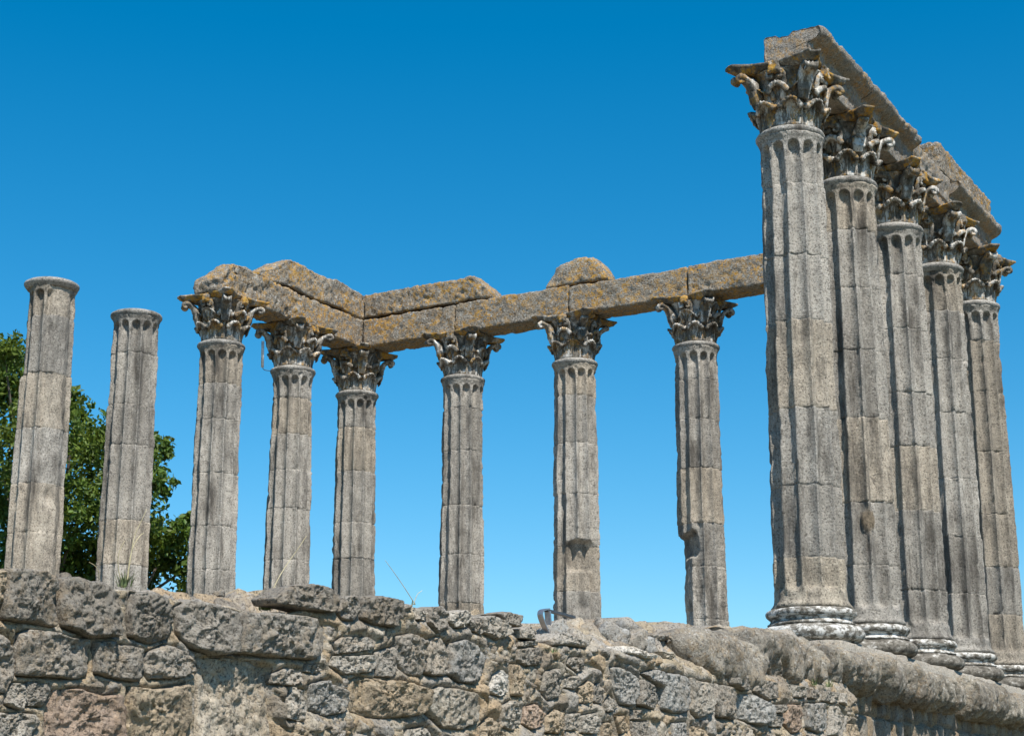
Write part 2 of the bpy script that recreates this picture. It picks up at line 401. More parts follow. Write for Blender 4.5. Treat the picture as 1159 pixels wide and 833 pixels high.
def voronoi2(S, Z, cell, seed, asp=1.25):
    """jittered-grid cells: distance to nearest and second seeds, cell id"""
    u = S/(cell*asp); v = Z/cell; iu = np.floor(u).astype(np.int64); iv = np.floor(v).astype(np.int64)
    d1 = np.full(S.shape, 9.0); d2 = np.full(S.shape, 9.0); cid = np.zeros(S.shape)
    for a in (-1, 0, 1):
        for b in (-1, 0, 1):
            cu, cv = iu+a, iv+b
            ju = cu+0.5+0.8*(_hash(cu, cv, cu*0, seed)-0.5); jv = cv+0.5+0.7*(_hash(cu, cv, cu*0, seed+1)-0.5)
            d = np.maximum(np.abs(u-ju), np.abs(v-jv))*0.45+np.hypot(u-ju, v-jv)*0.55
            h = _hash(cu, cv, cu*0, seed+2); d = d*(0.85+0.3*_hash(cu, cv, cu*0, seed+3))
            nb = d < d1
            d2 = np.where(nb, d1, np.minimum(d2, d)); cid = np.where(nb, h, cid); d1 = np.where(nb, d, d1)
    return d1, d2, cid

def rubble_height(S, Z):
    wob = np.stack([S*1.0, Z*1.0, S*0], -1).reshape(-1, 3)
    w1 = fbm(wob, 6, 3, 5).reshape(S.shape)*0.045; w2 = fbm(wob, 6, 3, 9).reshape(S.shape)*0.045
    cell = 0.17
    d1, d2, cid = voronoi2(S+w1, Z+w2, cell, 11)
    e = d2-d1
    big = sstep(0.02, 0.30, e)
    e1, e2, c2 = voronoi2(S+w2, Z+w1, 0.066, 31)
    small = sstep(0.02, 0.35, e2-e1)
    pick = (cid > 0.42)
    h = 0.012+np.where(pick, 0.045*big*(0.55+0.8*cid), 0.028*small*(0.5+c2)*sstep(0.0, 0.1, e)+0.008)
    ci = np.where(pick, (cid*977).astype(int) % len(PAL), (c2*977).astype(int) % len(PAL))
    t = PAL[ci]
    mort = np.where(pick, 1-sstep(0.02, 0.10, e), 1-sstep(0.0, 0.12, e2-e1))[..., None]
    t = t*(1-mort)+mort*np.array([1.20, 1.06, 0.86])
    return h, t

def build_podium():
    root = empty('podium_wall', (XW, -17.0, -4.25))
    tag(root, 'rough granite rubble wall of the temple podium below the columns', 'wall')
    R0 = np.array(root.location)
    # dense sheet: up the face, over the worn lip, back to the ridge, then into the podium
    Y = np.arange(YS, YN+1e-6, 0.0165); ny = len(Y)
    face = np.concatenate([np.linspace(-4.3, -2.4, 50)[:-1], np.linspace(-2.4, 0, 105)])   # last segment scaled to the local height
    V = []; T = []
    zf = z_front(Y)+0.02*fbm(np.stack([Y, Y*0, Y*0], 1), 3, 3, 3)
    rows = []
    for f in face:
        z = np.full(ny, f) if f <= -2.4 else -2.4+(zf+2.4)*((f+2.4)/2.4)
        rows.append((np.full(ny, XW), z, np.full(ny, 0.0)))
    zr = z_ridge(Y)+.05*sstep(-15.2, -14.0, Y)+0.025*fbm(np.stack([Y, Y*0, Y*0], 1), 5, 3, 13)
    for t in np.linspace(0.04, 1, 22):
        rows.append((XW+(XR-XW)*t, zf+(zr-zf)*t**0.8, np.full(ny, t)))
    for x in (0.0, -0.4, -1.0, -2.0, -4, -8, -14.2):
        nf = sstep(-16.5, -15.0, Y); z = zr-(1-nf)*(0.10+0.12*min(1, -x))+nf*.02+(1-.6*nf)*0.06*fbm(np.stack([Y, Y*0+x, Y*0], 1), 2, 2, 23)
        rows.append((np.full(ny, x), z, np.full(ny, 1.0)))
    nv = len(rows)
    X = np.array([np.broadcast_to(r[0], (ny,)) for r in rows]); Z = np.array([r[1] for r in rows]); TT = np.array([r[2] for r in rows])
    YY = np.broadcast_to(Y, (nv, ny)).copy()
    # arc length coordinate so that stones carry on over the lip
    D = np.cumsum(np.concatenate([np.zeros((1, ny)), np.hypot(np.diff(X, axis=0), np.diff(Z, axis=0))]), 0)-4.3
    h, t = rubble_height(YY, D)
    k = np.stack([YY, D, X], -1).reshape(-1, 3)
    h = h+(0.020*fbm(k, 4, 4, 41)+0.010*fbm(k, 22, 3, 43)).reshape(h.shape)
    # the small rubble stays back where a squared stone sits in it
    for reg, pts, tone, T0 in STONES:
        pl = px_poly(reg, pts, XW+T0*0.45); lo, hi = pl.min(0)-.05, pl.max(0)+.05
        m = (YY > lo[0]) & (YY < hi[0]) & (Z > lo[1]) & (Z < hi[1]) & (TT < .5)
        if not m.any(): continue
        a, b = YY[m], Z[m]; ins = np.zeros(a.shape, bool); dmin = np.full(a.shape, 9.0)
        for p0, p1 in zip(pl, np.roll(pl, -1, 0)):
            c = ((p0[1] > b) != (p1[1] > b)) & (a < (p1[0]-p0[0])*(b-p0[1])/(p1[1]-p0[1]+1e-12)+p0[0]); ins ^= c
            e0 = p1-p0; tt = np.clip(((a-p0[0])*e0[0]+(b-p0[1])*e0[1])/(e0@e0+1e-12), 0, 1)
            dmin = np.minimum(dmin, np.hypot(a-p0[0]-tt*e0[0], b-p0[1]-tt*e0[1]))
        hh = h[m]; hh = np.where(ins, np.minimum(hh, -.02)-.02*sstep(0, .03, dmin), np.minimum(hh, .002+dmin*.9)); h[m] = hh
    up = sstep(0.0, 0.35, TT)
    X = X+h*(1-up); Z = Z+h*up*1.0-.075*up
    V = np.stack([X, YY, Z], -1).reshape(-1, 3)-R0
    me = mesh('rubble', V, grid_quads(ny, nv)[:, ::-1], tint=t.reshape(-1, 3))
    ob = link('rubble', me, M_rub, root); tag(ob, kind='stuff')
    # south and north ends of the rough wall
    for nm, y, sg in (('end_face', YS, -1), ('end_face', YN, 1)):
        yy = np.linspace(0, 1, 40); zt = float(z_front(y))
        A, B = np.meshgrid(np.linspace(0.0, XW, 24), np.linspace(-4.3, zt, 60))
        h2, t2 = rubble_height(A+50, B)
        G = np.stack([A, np.full_like(A, y)+sg*(h2-0.03), B], -1)
        q = grid_quads(24, 60); q = q if sg < 0 else q[:, ::-1]
        link('end_face', mesh('end_face', G.reshape(-1, 3)-R0, q, tint=t2.reshape(-1, 3)), M_rub, root)
    return root, R0
podium, PR0 = build_podium()

def chaikin(P, n=1):
    for _ in range(n):
        Q = np.roll(P, -1, 0); P = np.stack([P*0.75+Q*0.25, P*0.25+Q*0.75], 1).reshape(-1, P.shape[1])
    return P
def resample(P, n):
    Q = np.concatenate([P, P[:1]]); L = np.concatenate([[0], np.cumsum(np.linalg.norm(np.diff(Q, axis=0), axis=1))])
    s = np.linspace(0, L[-1], n, endpoint=False); return np.stack([np.interp(s, L, Q[:, k]) for k in range(P.shape[1])], 1)
def wall_stone(poly_yz, T, tone, seed, xw=XW, deep=0.16, pw=22.0, rough=1.0):
    """one stone of the wall: outline on the wall plane, a bulging rough face and sides going back into the mortar"""
    P = resample(np.asarray(poly_yz, float)*.86+chaikin(np.asarray(poly_yz, float), 1)[::2]*.07+chaikin(np.asarray(poly_yz, float), 1)[1::2]*.07, 96); c = P.mean(0)
    size = np.sqrt(np.ptp(P[:, 0])*np.ptp(P[:, 1]))
    ring = [1.0, 1.0, 0.99, 0.975, 0.955, 0.93, 0.90]+list(np.linspace(0.86, 0.06, 18)); V = []; hb = []
    for k, r in enumerate(ring):
        q = c+(P-c)*r; x = -deep if k == 0 else T*(1-r**pw)**0.5 if r < 1 else -0.03
        V.append(np.stack([np.full(len(q), x), q[:, 0], q[:, 1]], 1)); hb.append(np.full(len(q), 0 if k < 2 else 1.0))
    V = np.concatenate(V+[np.array([[T, c[0], c[1]]])]); hb = np.concatenate(hb+[[1.0]])
    n = len(P); Q = grid_quads(n, len(ring), wrap=True); last = (len(ring)-1)*n
    Tr = np.array([(last+j, last+(j+1) % n, len(V)-1) for j in range(n)])
    out = (P-c)/np.linalg.norm(P-c, axis=1)[:, None]
    K = V+seed*3.7
    e = fbm(K, 2.2/max(size, .12), 4, seed)*0.030*size
    r = np.linalg.norm(V[:, 1:]-c, axis=1)+1e-6
    V[:, 1:] += (V[:, 1:]-c)/r[:, None]*(e*0.9)[:, None]
    tl = np.random.default_rng(seed).normal(0, .08, 2)
    V[:, 0] += hb*rough*((V[:, 1]-c[0])*tl[0]+(V[:, 2]-c[1])*tl[1]-0.022*np.abs(fbm(K, 8, 4, seed+15)))
    V[:, 0] -= hb*0.018*sstep(.25, .9, fbm(K, 2.2/max(size, .12), 3, seed+9))*rough
    V[:, 0] += hb*rough*(0.028*min(size, .5)*fbm(K, 2.4/max(size, .12), 3, seed+3)+0.013*fbm(K, 24, 4, seed+5, 0.7))
    V[:, 0] += xw
    area = 0.5*np.sum(P[:, 0]*np.roll(P[:, 1], -1)-P[:, 1]*np.roll(P[:, 0], -1))
    if area < 0: Q = Q[:, ::-1]; Tr = Tr[:, ::-1]
    return V, Q, Tr
rng = np.random.default_rng(4)
for i, (reg, pts, tone, T) in enumerate(STONES):
    V, Q, Tr = wall_stone(px_poly(reg, pts, XW+T*0.45), T*0.52, tone, 100+i*7, rough=1.0)
    tn = np.array(tone)*(0.94+0.12*rng.random())
    link('stone', mesh('stone', V-PR0, Q, Tr, tint=np.broadcast_to(tn, (len(V), 3))), M_stone, podium)

# broken stones bedded in the crumbling top of the wall
rs = np.random.default_rng(77)
for k in range(17):
    y = rs.uniform(-18.2, -14.6) if k < 11 else rs.uniform(-22.5, -18.5); t = rs.uniform(.15, .95); x = XW+(XR-XW)*t
    z = float(z_front(y)+(z_ridge(y)-z_front(y))*t**.8); sz = rs.uniform(.07, .15) if k < 11 else rs.uniform(.035, .06)
    V, Q = rbox((-sz*rs.uniform(.7, 1.1), -sz, -sz*.6), (sz*rs.uniform(.7, 1.1), sz, sz*.6), sz*.28, .022, amp=.016, freq=9, seed=600+k)
    a, b, c = rs.uniform(-.5, .5, 3); M = np.array((Matrix.Rotation(a, 3, 'X') @ Matrix.Rotation(b, 3, 'Y') @ Matrix.Rotation(c*3, 3, 'Z')))
    V = V @ M.T+np.array([x, y, z-.02]); tn = np.array([LT, MD, TN, BL, DK][rs.integers(5)])
    link('stone', mesh('stone', V-PR0, Q, tint=np.broadcast_to(tn, (len(V), 3))), M_stone, podium)

# loose pieces lying on the wall top
def loose(name, reg, pts, x, T, label, mat, seed, tone):
    V, Q, Tr = wall_stone(px_poly(reg, pts, x), T, tone, seed, xw=x, deep=0.22, pw=3.0)
    c = V.mean(0); c[2] = V[:, 2].min()
    o = link(name, mesh(name, V-c, Q, Tr, tint=np.broadcast_to(np.array(tone), (len(V), 3))), mat, loc=c)
    tag(o, label, 'stone'); return o
def slope_x(px, py):                                 # x where a sight line meets the broken top of the wall
    for x in np.linspace(XW, XR, 60):
        p = on_plane(px, py, 0, x); t = (XW-x)/(XW-XR)
        if p[2] >= z_front(p[1])+(z_ridge(p[1])-z_front(p[1]))*t**0.8: continue
        return max(XR, x)
    return XW
def lpx(reg, pts):
    ox, oy, k = ORG[reg]; a = np.array(pts, float); return slope_x(ox+a[:, 0].mean()/k, oy+a[:, 1].max()/k)
for nm, reg, pts, T, lab, sd, tone in (
    ('loose_stone', 5, [(230,310),(270,270),(380,270),(430,290),(480,330),(460,355),(380,345),(240,340)], .08, 'flat pale grey stone lying on the wall top below the metal bracket', 901, (1.15, 1.13, 1.1)),
    ('marble_fragment', 5, [(640,340),(690,345),(760,375),(830,395),(815,425),(740,405),(640,380)], .07, 'white marble sliver lying on the broken wall top', 907, (2.1, 2.1, 2.1)),
    ('loose_stone', 6, [(165,370),(230,370),(235,410),(190,425)], .08, 'small round stone at the right tip of the white marble sliver', 911, (1.1, 1.05, .95)),
    ('loose_stone', 6, [(125,280),(200,275),(205,310),(140,320)], .08, 'grey stone above the white marble sliver, left of the first cornice block', 917, (.95, .93, .9))):
    loose(nm, reg, pts, lpx(reg, pts), T, lab, M_stone, sd, tone)

# ------------------------------------------------------------------ recessed dressed wall under the cornice, north of the rough wall
def flank_wall():
    root = empty('flank_wall', (0.55, -4.5, -4.25)); R0 = np.array(root.location)
    tag(root, 'recessed wall of narrow upright stones in shadow under the cornice', 'wall')
    Y = np.arange(-9.97, 1.0, 0.022); Z = np.arange(-4.3, -1.02, 0.026)
    A, B = np.meshgrid(Y, Z)
    k = np.stack([A, B, A*0], -1).reshape(-1, 3)
    w = fbm(k, 4, 3, 77).reshape(A.shape)*0.03
    rowh = 0.42; r = np.floor((B+w)/rowh).astype(np.int64); fr = (B+w)/rowh-r
    wd = 0.24; cu = (A+w)/wd+_hash(r, r*0, r*0, 5)*3; ci = np.floor(cu).astype(np.int64); fc = cu-ci
    jit = (_hash(ci, r, r*0, 8)-0.5)*0.5
    e = np.minimum(np.minimum(fc, 1-fc)*wd, np.minimum(fr, 1-fr)*rowh)
    hsh = _hash(ci, r, r*0, 9)
    h = sstep(0.0, 0.035, e)*(0.03+0.06*hsh)+(0.02*fbm(k, 5, 4, 78)).reshape(A.shape)
    t = PAL[(hsh*991).astype(int) % len(PAL)]*0.85
    G = np.stack([0.50+h, A, B], -1)
    link('stonework', mesh('stonework', G.reshape(-1, 3)-R0, grid_quads(len(Y), len(Z)), tint=t.reshape(-1, 3)), M_stone, root)
    # north return of the podium
    A, B = np.meshgrid(np.linspace(-14.2, 0.5, 200), np.linspace(-4.3, -0.5, 60))
    h2, t2 = rubble_height(A+90, B)
    G = np.stack([A, 0.98+h2, B], -1)
    link('north_return', mesh('north_return', G.reshape(-1, 3)-R0, grid_quads(200, 60)[:, ::-1], tint=t2.reshape(-1, 3)), M_rub, root)
flank_wall()

# podium floor under the columns
V, Q = rbox((-14.3, -9.6, -1.0), (0.59, 1.0, -0.425), 0.03, 0.2, amp=0.012, seed=5)
tag(link('podium_floor', mesh('podium_floor', V, Q, tint=np.ones((len(V), 3))), M_rub), kind='structure')

# ------------------------------------------------------------------ cornice blocks along the podium edge
def cornice(y0, y1, seed, label, rough=0.0, dz=0.0, bulge=0.0, taper=0.0):
    ny = max(30, int((y1-y0)/0.016)); y = np.linspace(y0, y1, ny)
    prof = np.array([(0.12, -1.08), (0.50, -1.10), (0.66, -1.095), (0.79, -1.04), (0.865, -0.94), (0.885, -0.82), (0.88, -0.70), (0.855, -0.635), (0.80, -0.59),
                     (0.70, -0.555), (0.50, -0.53), (0.30, -0.52), (0.20, -0.55), (0.12, -0.65)])
    L = np.concatenate([[0], np.cumsum(np.linalg.norm(np.diff(prof, axis=0), axis=1))])
    s = np.linspace(0, L[-1], 70); pr = np.stack([np.interp(s, L, prof[:, k]) for k in (0, 1)], 1)
    for _ in range(3): pr[1:-1] = 0.25*pr[:-2]+0.5*pr[1:-1]+0.25*pr[2:]
    Yg, K = np.meshgrid(y, np.arange(70)); P = np.stack([pr[K, 0], Yg, pr[K, 1]], -1)
    cx, cz = 0.48, -0.78; d = np.stack([P[..., 0]-cx, P[..., 2]-cz], -1); d /= np.linalg.norm(d, axis=-1)[..., None]+1e-9
    out = sstep(0.35, 0.75, P[..., 0])
    k3 = P.reshape(-1, 3)
    # worn scallops: ridges leaning along the moulding
    lean = P[..., 1]+0.35*(P[..., 2]+0.8)+0.10*fbm(k3, 1.5, 2, seed).reshape(Yg.shape)
    ph = lean/0.72+seed*0.37+.45*np.sin(lean*2.3+seed); fr = ph-np.floor(ph)
    sc = np.where(fr < 0.86, 0.33*fr, 0.284*(1-fr)/0.14)
    idx = np.floor(ph).astype(np.int64); am = 0.12+0.88*_hash(idx, idx*0, idx*0, seed)**1.6
    disp = (-0.42*sc-.16*np.exp(-((fr-.88)/.05)**2)*_hash(idx, idx*0, idx*0, seed+3))*am*(1-rough*0.5)+(0.030+0.045*rough)*fbm(k3, 2.2, 5, seed+2).reshape(Yg.shape)-0.06*np.abs(fbm(k3*np.array([1, 1, .45]), 4.0, 4, seed+6)).reshape(Yg.shape)+0.016*fbm(k3, 20, 3, seed+4).reshape(Yg.shape)
    endr = np.minimum(Yg-y0, y1-Yg); disp -= 0.17*(1-sstep(0, 0.05, endr))+.025*(1-sstep(0, .2, endr))
    disp = disp*out+bulge*out
    P[..., 0] += d[..., 0]*disp; P[..., 2] += d[..., 1]*disp+dz
    if taper:
        f = np.sqrt(np.clip(1-(1-np.clip((Yg-y0)/taper, 0, 1))**2, .01, 1)); P[..., 0] = .58+(P[..., 0]-.58)*f; P[..., 2] = -.86+(P[..., 2]+.86)*f
    base = np.array([0.5, (y0+y1)/2, -1.08])
    V = P.reshape(-1, 3)-base; Q = grid_quads(ny, 70)
    # caps
    n = len(V); c0 = V.reshape(70, ny, 3)[:, 0].mean(0); c1 = V.reshape(70, ny, 3)[:, -1].mean(0)
    V = np.concatenate([V, [c0, c1]])
    T = [((i)*ny, n, (i+1)*ny) for i in range(69)]+[((i+1)*ny+ny-1, n+1, i*ny+ny-1) for i in range(69)]
    T += [(69*ny, n, 0), (ny-1, n+1, 69*ny+ny-1)]
    o = link('cornice_block', mesh('cornice_block', V, Q[:, ::-1] if False else Q, T), M_corn, loc=base)
    tag(o, label, 'cornice block', 'worn cornice blocks along the podium edge')
CORN = [(-14.35, -12.75, 3, 'rough bulky cornice block at the left end, overhanging a dark hollow', 1.0, -0.20, 0.05, 0.8),
        (-12.68, -10.85, 8, 'battered cornice block left of the dark cleft, in front of the nearest column', 1.0, -0.06, 0.03),
        (-10.48, -8.75, 5, 'round-nosed cornice block just right of the dark cleft', 0.4, 0, 0.0),
        (-8.70, -6.98, 11, 'grooved cornice block below the second column base of the right row', 0, .01, 0.05),
        (-6.90, -4.80, 14, 'scalloped cornice block below the third column base of the right row', 0, -.01, -0.01),
        (-4.73, -2.80, 17, 'worn cornice block below the fourth column base of the right row', 0, .01, 0.045),
        (-2.72, 1.0, 21, 'farthest cornice block, running out at the right edge', 0, 0, 0.01)]
for c in CORN: cornice(c[0], c[1], c[2], c[3], *c[4:])

# ------------------------------------------------------------------ columns
ZN = 6.2
def col_z(p, py):                                   # height on a column axis seen at photo row py
    x, y = p; lo, hi = -1.0, 9.0
    for _ in range(40):
        m = (lo+hi)/2; d = np.array([x, y, m])-CAM; r = PH/2-FPX*(d@Up)/(d@Fw)
        if r > py: lo = m
        else: hi = m
    return (lo+hi)/2
US = np.array([-.5, -.47, -.452, -.435, -.405, -.38, -.355, -.32, -.26, -.18, -.09, 0, .09, .18, .26, .32, .355, .38, .405, .435, .452, .47])
def make_shaft(seed, joints, phase, damage=None, base_flare=True, wear=1.0, tones=None, fine=None):
    """fluted drum shaft from z=0 to the neck; phase = angle of a flute centre"""
    th = np.concatenate([(k+US)*(2*math.pi/12) for k in range(12)])+phase
    u = np.tile(US, 12); nth = len(th)
    zs = [0, .015, .03, .045, .06, .09, .12, .15, .18, .21, .24, .28]+list(np.arange(.33, 5.75, .06))+list(np.arange(5.75, 6.18, .018))
    if fine: zs = [z for z in zs if not fine[0] < z < fine[1]]+list(np.arange(fine[0], fine[1], .017))
    for j in joints: zs = [z for z in zs if abs(z-j) > .03]+[j-.03, j-.012, j-.004, j+.004, j+.012, j+.03]
    zs = np.array(sorted(z for z in zs if z <= 6.165)); nz = len(zs)
    TH, Z = np.meshgrid(th, zs); Uu = np.broadcast_to(u, TH.shape)
    ent = zs/6.2
    r0 = 0.462-0.062*(0.55*ent+0.45*ent**2)
    R = np.broadcast_to(r0[:, None], TH.shape).copy()
    pt = np.stack([np.cos(TH)*R, np.sin(TH)*R, Z], -1).reshape(-1, 3)+seed*11.3
    drum = np.zeros(nz, int)
    for j in joints: drum += (zs > j).astype(int)
    rs = np.random.default_rng(seed); nd = len(joints)+1
    dx = rs.normal(0, .0035, (nd, 2)); dr = rs.normal(0, .0025, nd); da = rs.normal(0, .006, nd)
    tone = np.array([(1, .985, .96)]*nd)*(0.80+0.34*rs.random(nd))[:, None]
    warm = rs.random(nd); tone[warm > .75] *= np.array([1.02, .96, .88])
    if tones:
        for k, c in tones.items(): tone[k] = c
    # flutes
    wz = 0.385*2*math.pi/12*0.41                       # half width in metres near the top
    t = np.abs(Uu)/(0.455-.075*sstep(5.7, 5.95, Z))
    top_c = 6.045-wz; dzt = np.maximum(0, (Z-top_c)/wz); bot_c = 0.20+wz; dzb = np.maximum(0, (bot_c-Z)/wz)
    rho = np.sqrt(t**2+np.where(Z > top_c, dzt, dzb)**2)
    tp = sstep(top_c-.22, top_c, Z)
    depth = (0.086+.024*tp)*np.clip(1-rho**2, 0, 1)**(0.86-.49*tp)
    er = -.1+fbm(pt, 1.5, 3, seed+1).reshape(TH.shape)      # uneven erosion: arrises worn flat in places
    wearf = sstep(0.1, 0.9, er*wear)
    arr = (1-np.clip(t, 0, 1))
    R -= depth*(1-0.15*wearf)
    R -= 0.016*wearf*(np.abs(Uu) > 0.3)*1.0
    chips = fbm(pt, 6.5, 3, seed+2).reshape(TH.shape)
    R -= 0.020*sstep(0.42, 0.85, chips)*(np.abs(Uu) > 0.28)*wear
    R += 0.0075*fbm(pt, 12, 4, seed+3, .6).reshape(TH.shape)+0.010*fbm(pt, 1.7, 2, seed+4).reshape(TH.shape)
    # joints
    for j in joints:
        jj = j+0.006*fbm(np.stack([np.cos(TH).ravel()*2, np.sin(TH).ravel()*2, TH.ravel()*0+j], 1), 2, 2, seed+5).reshape(TH.shape)
        cw = fbm(np.stack([np.cos(TH).ravel(), np.sin(TH).ravel(), TH.ravel()*0+j], 1), 5, 2, seed+6).reshape(TH.shape)
        R -= 0.011*np.exp(-((Z-jj)/0.006)**2)
        R -= 0.024*sstep(0.40, 0.9, cw)*np.exp(-((Z-jj)/0.030)**2)
    R += dr[drum][:, None]
    # apophyge and bottom roll
    if base_flare:
        R += 0.035*np.exp(-(Z/0.09)**2)
        R += 0.020*np.exp(-((Z-0.035)/0.028)**4)
    R += 0.030*sstep(6.06, 6.165, Z)
    tintv = np.broadcast_to(tone[drum][:, None, :], TH.shape+(3,)).copy()
    if damage is not None: R, tintv = damage(TH, Z, R, tintv, pt)
    R = np.maximum(R, 0.18)
    TT = TH+da[drum][:, None]
    X = np.cos(TT)*R+dx[drum][:, 0][:, None]; Yc = np.sin(TT)*R+dx[drum][:, 1][:, None]
    V = np.stack([X, Yc, Z], -1).reshape(-1, 3)
    Q = grid_quads(nth, nz, wrap=True)
    n = len(V); V = np.concatenate([V, [[0, 0, 0], [0, 0, zs[-1]]]])
    T = [(n, (j+1) % nth, j) for j in range(nth)]+[(n+1, (nz-1)*nth+j, (nz-1)*nth+(j+1) % nth) for j in range(nth)]
    tintv = np.concatenate([tintv.reshape(-1, 3), np.ones((2, 3))])
    return mesh('shaft', V, Q, T, tint=tintv)
def lathe(prof, n=96, seed=0, amp=0.006, freq=5, name='lathe', tint=False, sub=0.02, chip=0.0):
    pr = np.asarray(prof, float); L = np.concatenate([[0], np.cumsum(np.linalg.norm(np.diff(pr, axis=0), axis=1))])
    s = np.linspace(0, L[-1], max(6, int(L[-1]/sub))); pr = np.stack([np.interp(s, L, pr[:, k]) for k in (0, 1)], 1)
    th = np.arange(n)*2*math.pi/n; TH, K = np.meshgrid(th, np.arange(len(pr)))
    R = pr[K, 0]; Z = pr[K, 1]; pt = np.stack([np.cos(TH)*R, np.sin(TH)*R, Z], -1).reshape(-1, 3)+seed*5.1
    R = R+(amp*fbm(pt, freq, 4, seed)).reshape(R.shape)
    if chip: R = R-chip*sstep(0.35, 0.9, fbm(pt, 3.0, 3, seed+8)).reshape(R.shape)
    V = np.stack([np.cos(TH)*R, np.sin(TH)*R, Z], -1).reshape(-1, 3); Q = grid_quads(n, len(pr), wrap=True)
    k = len(V); V = np.concatenate([V, [[0, 0, pr[0, 1]], [0, 0, pr[-1, 1]]]]); m = (len(pr)-1)*n
    T = [(k, (j+1) % n, j) for j in range(n)]+[(k+1, m+j, m+(j+1) % n) for j in range(n)]
    return mesh(name, V, Q, T, tint=np.ones((len(V), 3)) if tint else None)
def arc(cx, cz, r, a0, a1, n=10):
    a = np.radians(np.linspace(a0, a1, n)); return [(cx+r*math.cos(t), cz+r*math.sin(t)) for t in a]

# --- capital pieces (origin on the axis at the top of the astragal, height 0.88)
CH = 0.875
def leaf_mesh(H, rb, seed, cut=1.0, wide=0.165):
    """acanthus leaf: hugging the bell, curling over at its tip, with a serrated rim and ribs"""
    nv, nu = 38, 27
    ctrl = np.array([(rb, 0), (rb+.010, .35*H), (rb+.030, .62*H), (rb+.060, .83*H), (rb+.105, .965*H), (rb+.150, 1.0*H), (rb+.172, .955*H), (rb+.170, .90*H)])
    L = np.concatenate([[0], np.cumsum(np.linalg.norm(np.diff(ctrl, axis=0), axis=1))]); L /= L[-1]
    v = np.linspace(0, cut, nv); r = np.interp(v, L, ctrl[:, 0]); z = np.interp(v, L, ctrl[:, 1])
    for _ in range(2): r[1:-1] = .25*r[:-2]+.5*r[1:-1]+.25*r[2:]; z[1:-1] = .25*z[:-2]+.5*z[1:-1]+.25*z[2:]
    w = wide*np.interp(v, [0, .25, .5, .7, .85, .95, 1], [.55, .72, .95, 1.06, 1.08, 1.0, .80])
    lob = v*6.2; fr = lob-np.floor(lob); w = w*(1.0-0.20*(1-fr)**1.5*sstep(.12, .3, v))
    u = np.linspace(-1, 1, nu); Ug, Vg = np.meshgrid(u, np.arange(nv))
    vv = v[Vg]; ww = w[Vg]
    sv = vv+0.10*np.abs(Ug)*(1-vv)                        # ribs sweep upward
    rr = r[Vg]+0.011*np.cos(Ug*math.pi*6.0)*sstep(.10, .35, vv)*(1-.5*sstep(.75, 1., vv))+.020*np.exp(-(Ug/.13)**2)*(1-sstep(.5, .8, vv))+.008*np.cos(vv*40)*np.abs(Ug)*sstep(.2, .5, vv)
    rr = rr-0.055*Ug**2*sstep(0.1, .6, vv)
    zz = z[Vg]-0.105*np.abs(Ug)**2.0*sstep(.55, .95, vv)+0.007*np.cos(Ug*math.pi*9)*sstep(.6, .9, vv)
    ang = Ug*ww/np.maximum(rr, .3)
    G = np.stack([np.cos(ang)*rr, np.sin(ang)*rr, zz], -1)
    pt = G.reshape(-1, 3)+seed*7.7
    G = G+(0.005*fbm(pt, 20, 3, seed)).reshape(nv, nu, 1)*np.stack([np.cos(ang), np.sin(ang), ang*0+.4], -1)
    inn = np.stack([-np.cos(ang)*.035, -np.sin(ang)*.035, np.where(vv > .7, -.022, 0.0)*np.ones_like(ang)], -1)
    V, Q = shell(G, inn)
    return mesh('acanthus_leaf', V, Q[:, ::-1])
def volute_mesh(seed, broken=False):
    """corner scroll: a broad stalk growing out of the leaves and curling under the abacus corner"""
    P = [(.385, .34), (.40, .46), (.44, .58), (.51, .68), (.60, .74), (.66, .76)]
    c = (.668, .682); a0 = math.radians(95)
    if not broken:
        for k in range(1, 26):
            t = k/25; a = a0-t*math.radians(430); rr = .078*(1-.70*t); P.append((c[0]+rr*math.cos(a), c[1]+rr*math.sin(a)))
    P = np.array(P); P[:, 0] = .385+(P[:, 0]-.385)*1.13; L = np.concatenate([[0], np.cumsum(np.linalg.norm(np.diff(P, axis=0), axis=1))])
    s = np.linspace(0, L[-1], 56); P = np.stack([np.interp(s, L, P[:, k]) for k in (0, 1)], 1)
    for _ in range(2): P[1:-1] = .25*P[:-2]+.5*P[1:-1]+.25*P[2:]
    hw = np.interp(s/L[-1], [0, .3, .5, 1], [.07, .10, .09, .065])
    nu = 9; u = np.linspace(-1, 1, nu)
    Tn = np.gradient(P, axis=0); Tn /= np.linalg.norm(Tn, axis=1)[:, None]+1e-9; Nn = np.stack([-Tn[:, 1], Tn[:, 0]], 1)
    th = np.interp(s/L[-1], [0, .15, .3, .45, 1], [.10, .13, .10, .055, .05])
    Ug, K = np.meshgrid(u, np.arange(len(P)))
    off = 0.012*np.cos(Ug*math.pi*2)-.035*np.exp(-(Ug/.16)**2)                       # channelled face
    G = np.stack([P[K, 0]+Nn[K, 0]*off, Ug*hw[K], P[K, 1]+Nn[K, 1]*off], -1)
    back = np.stack([-Nn[K, 0]*th[K], Ug*0, -Nn[K, 1]*th[K]], -1)
    V, Q = shell(G, back); V = V+(0.011*fbm(V+seed*9.1, 11, 4, seed))[:, None]
    return mesh('volute', V, Q)
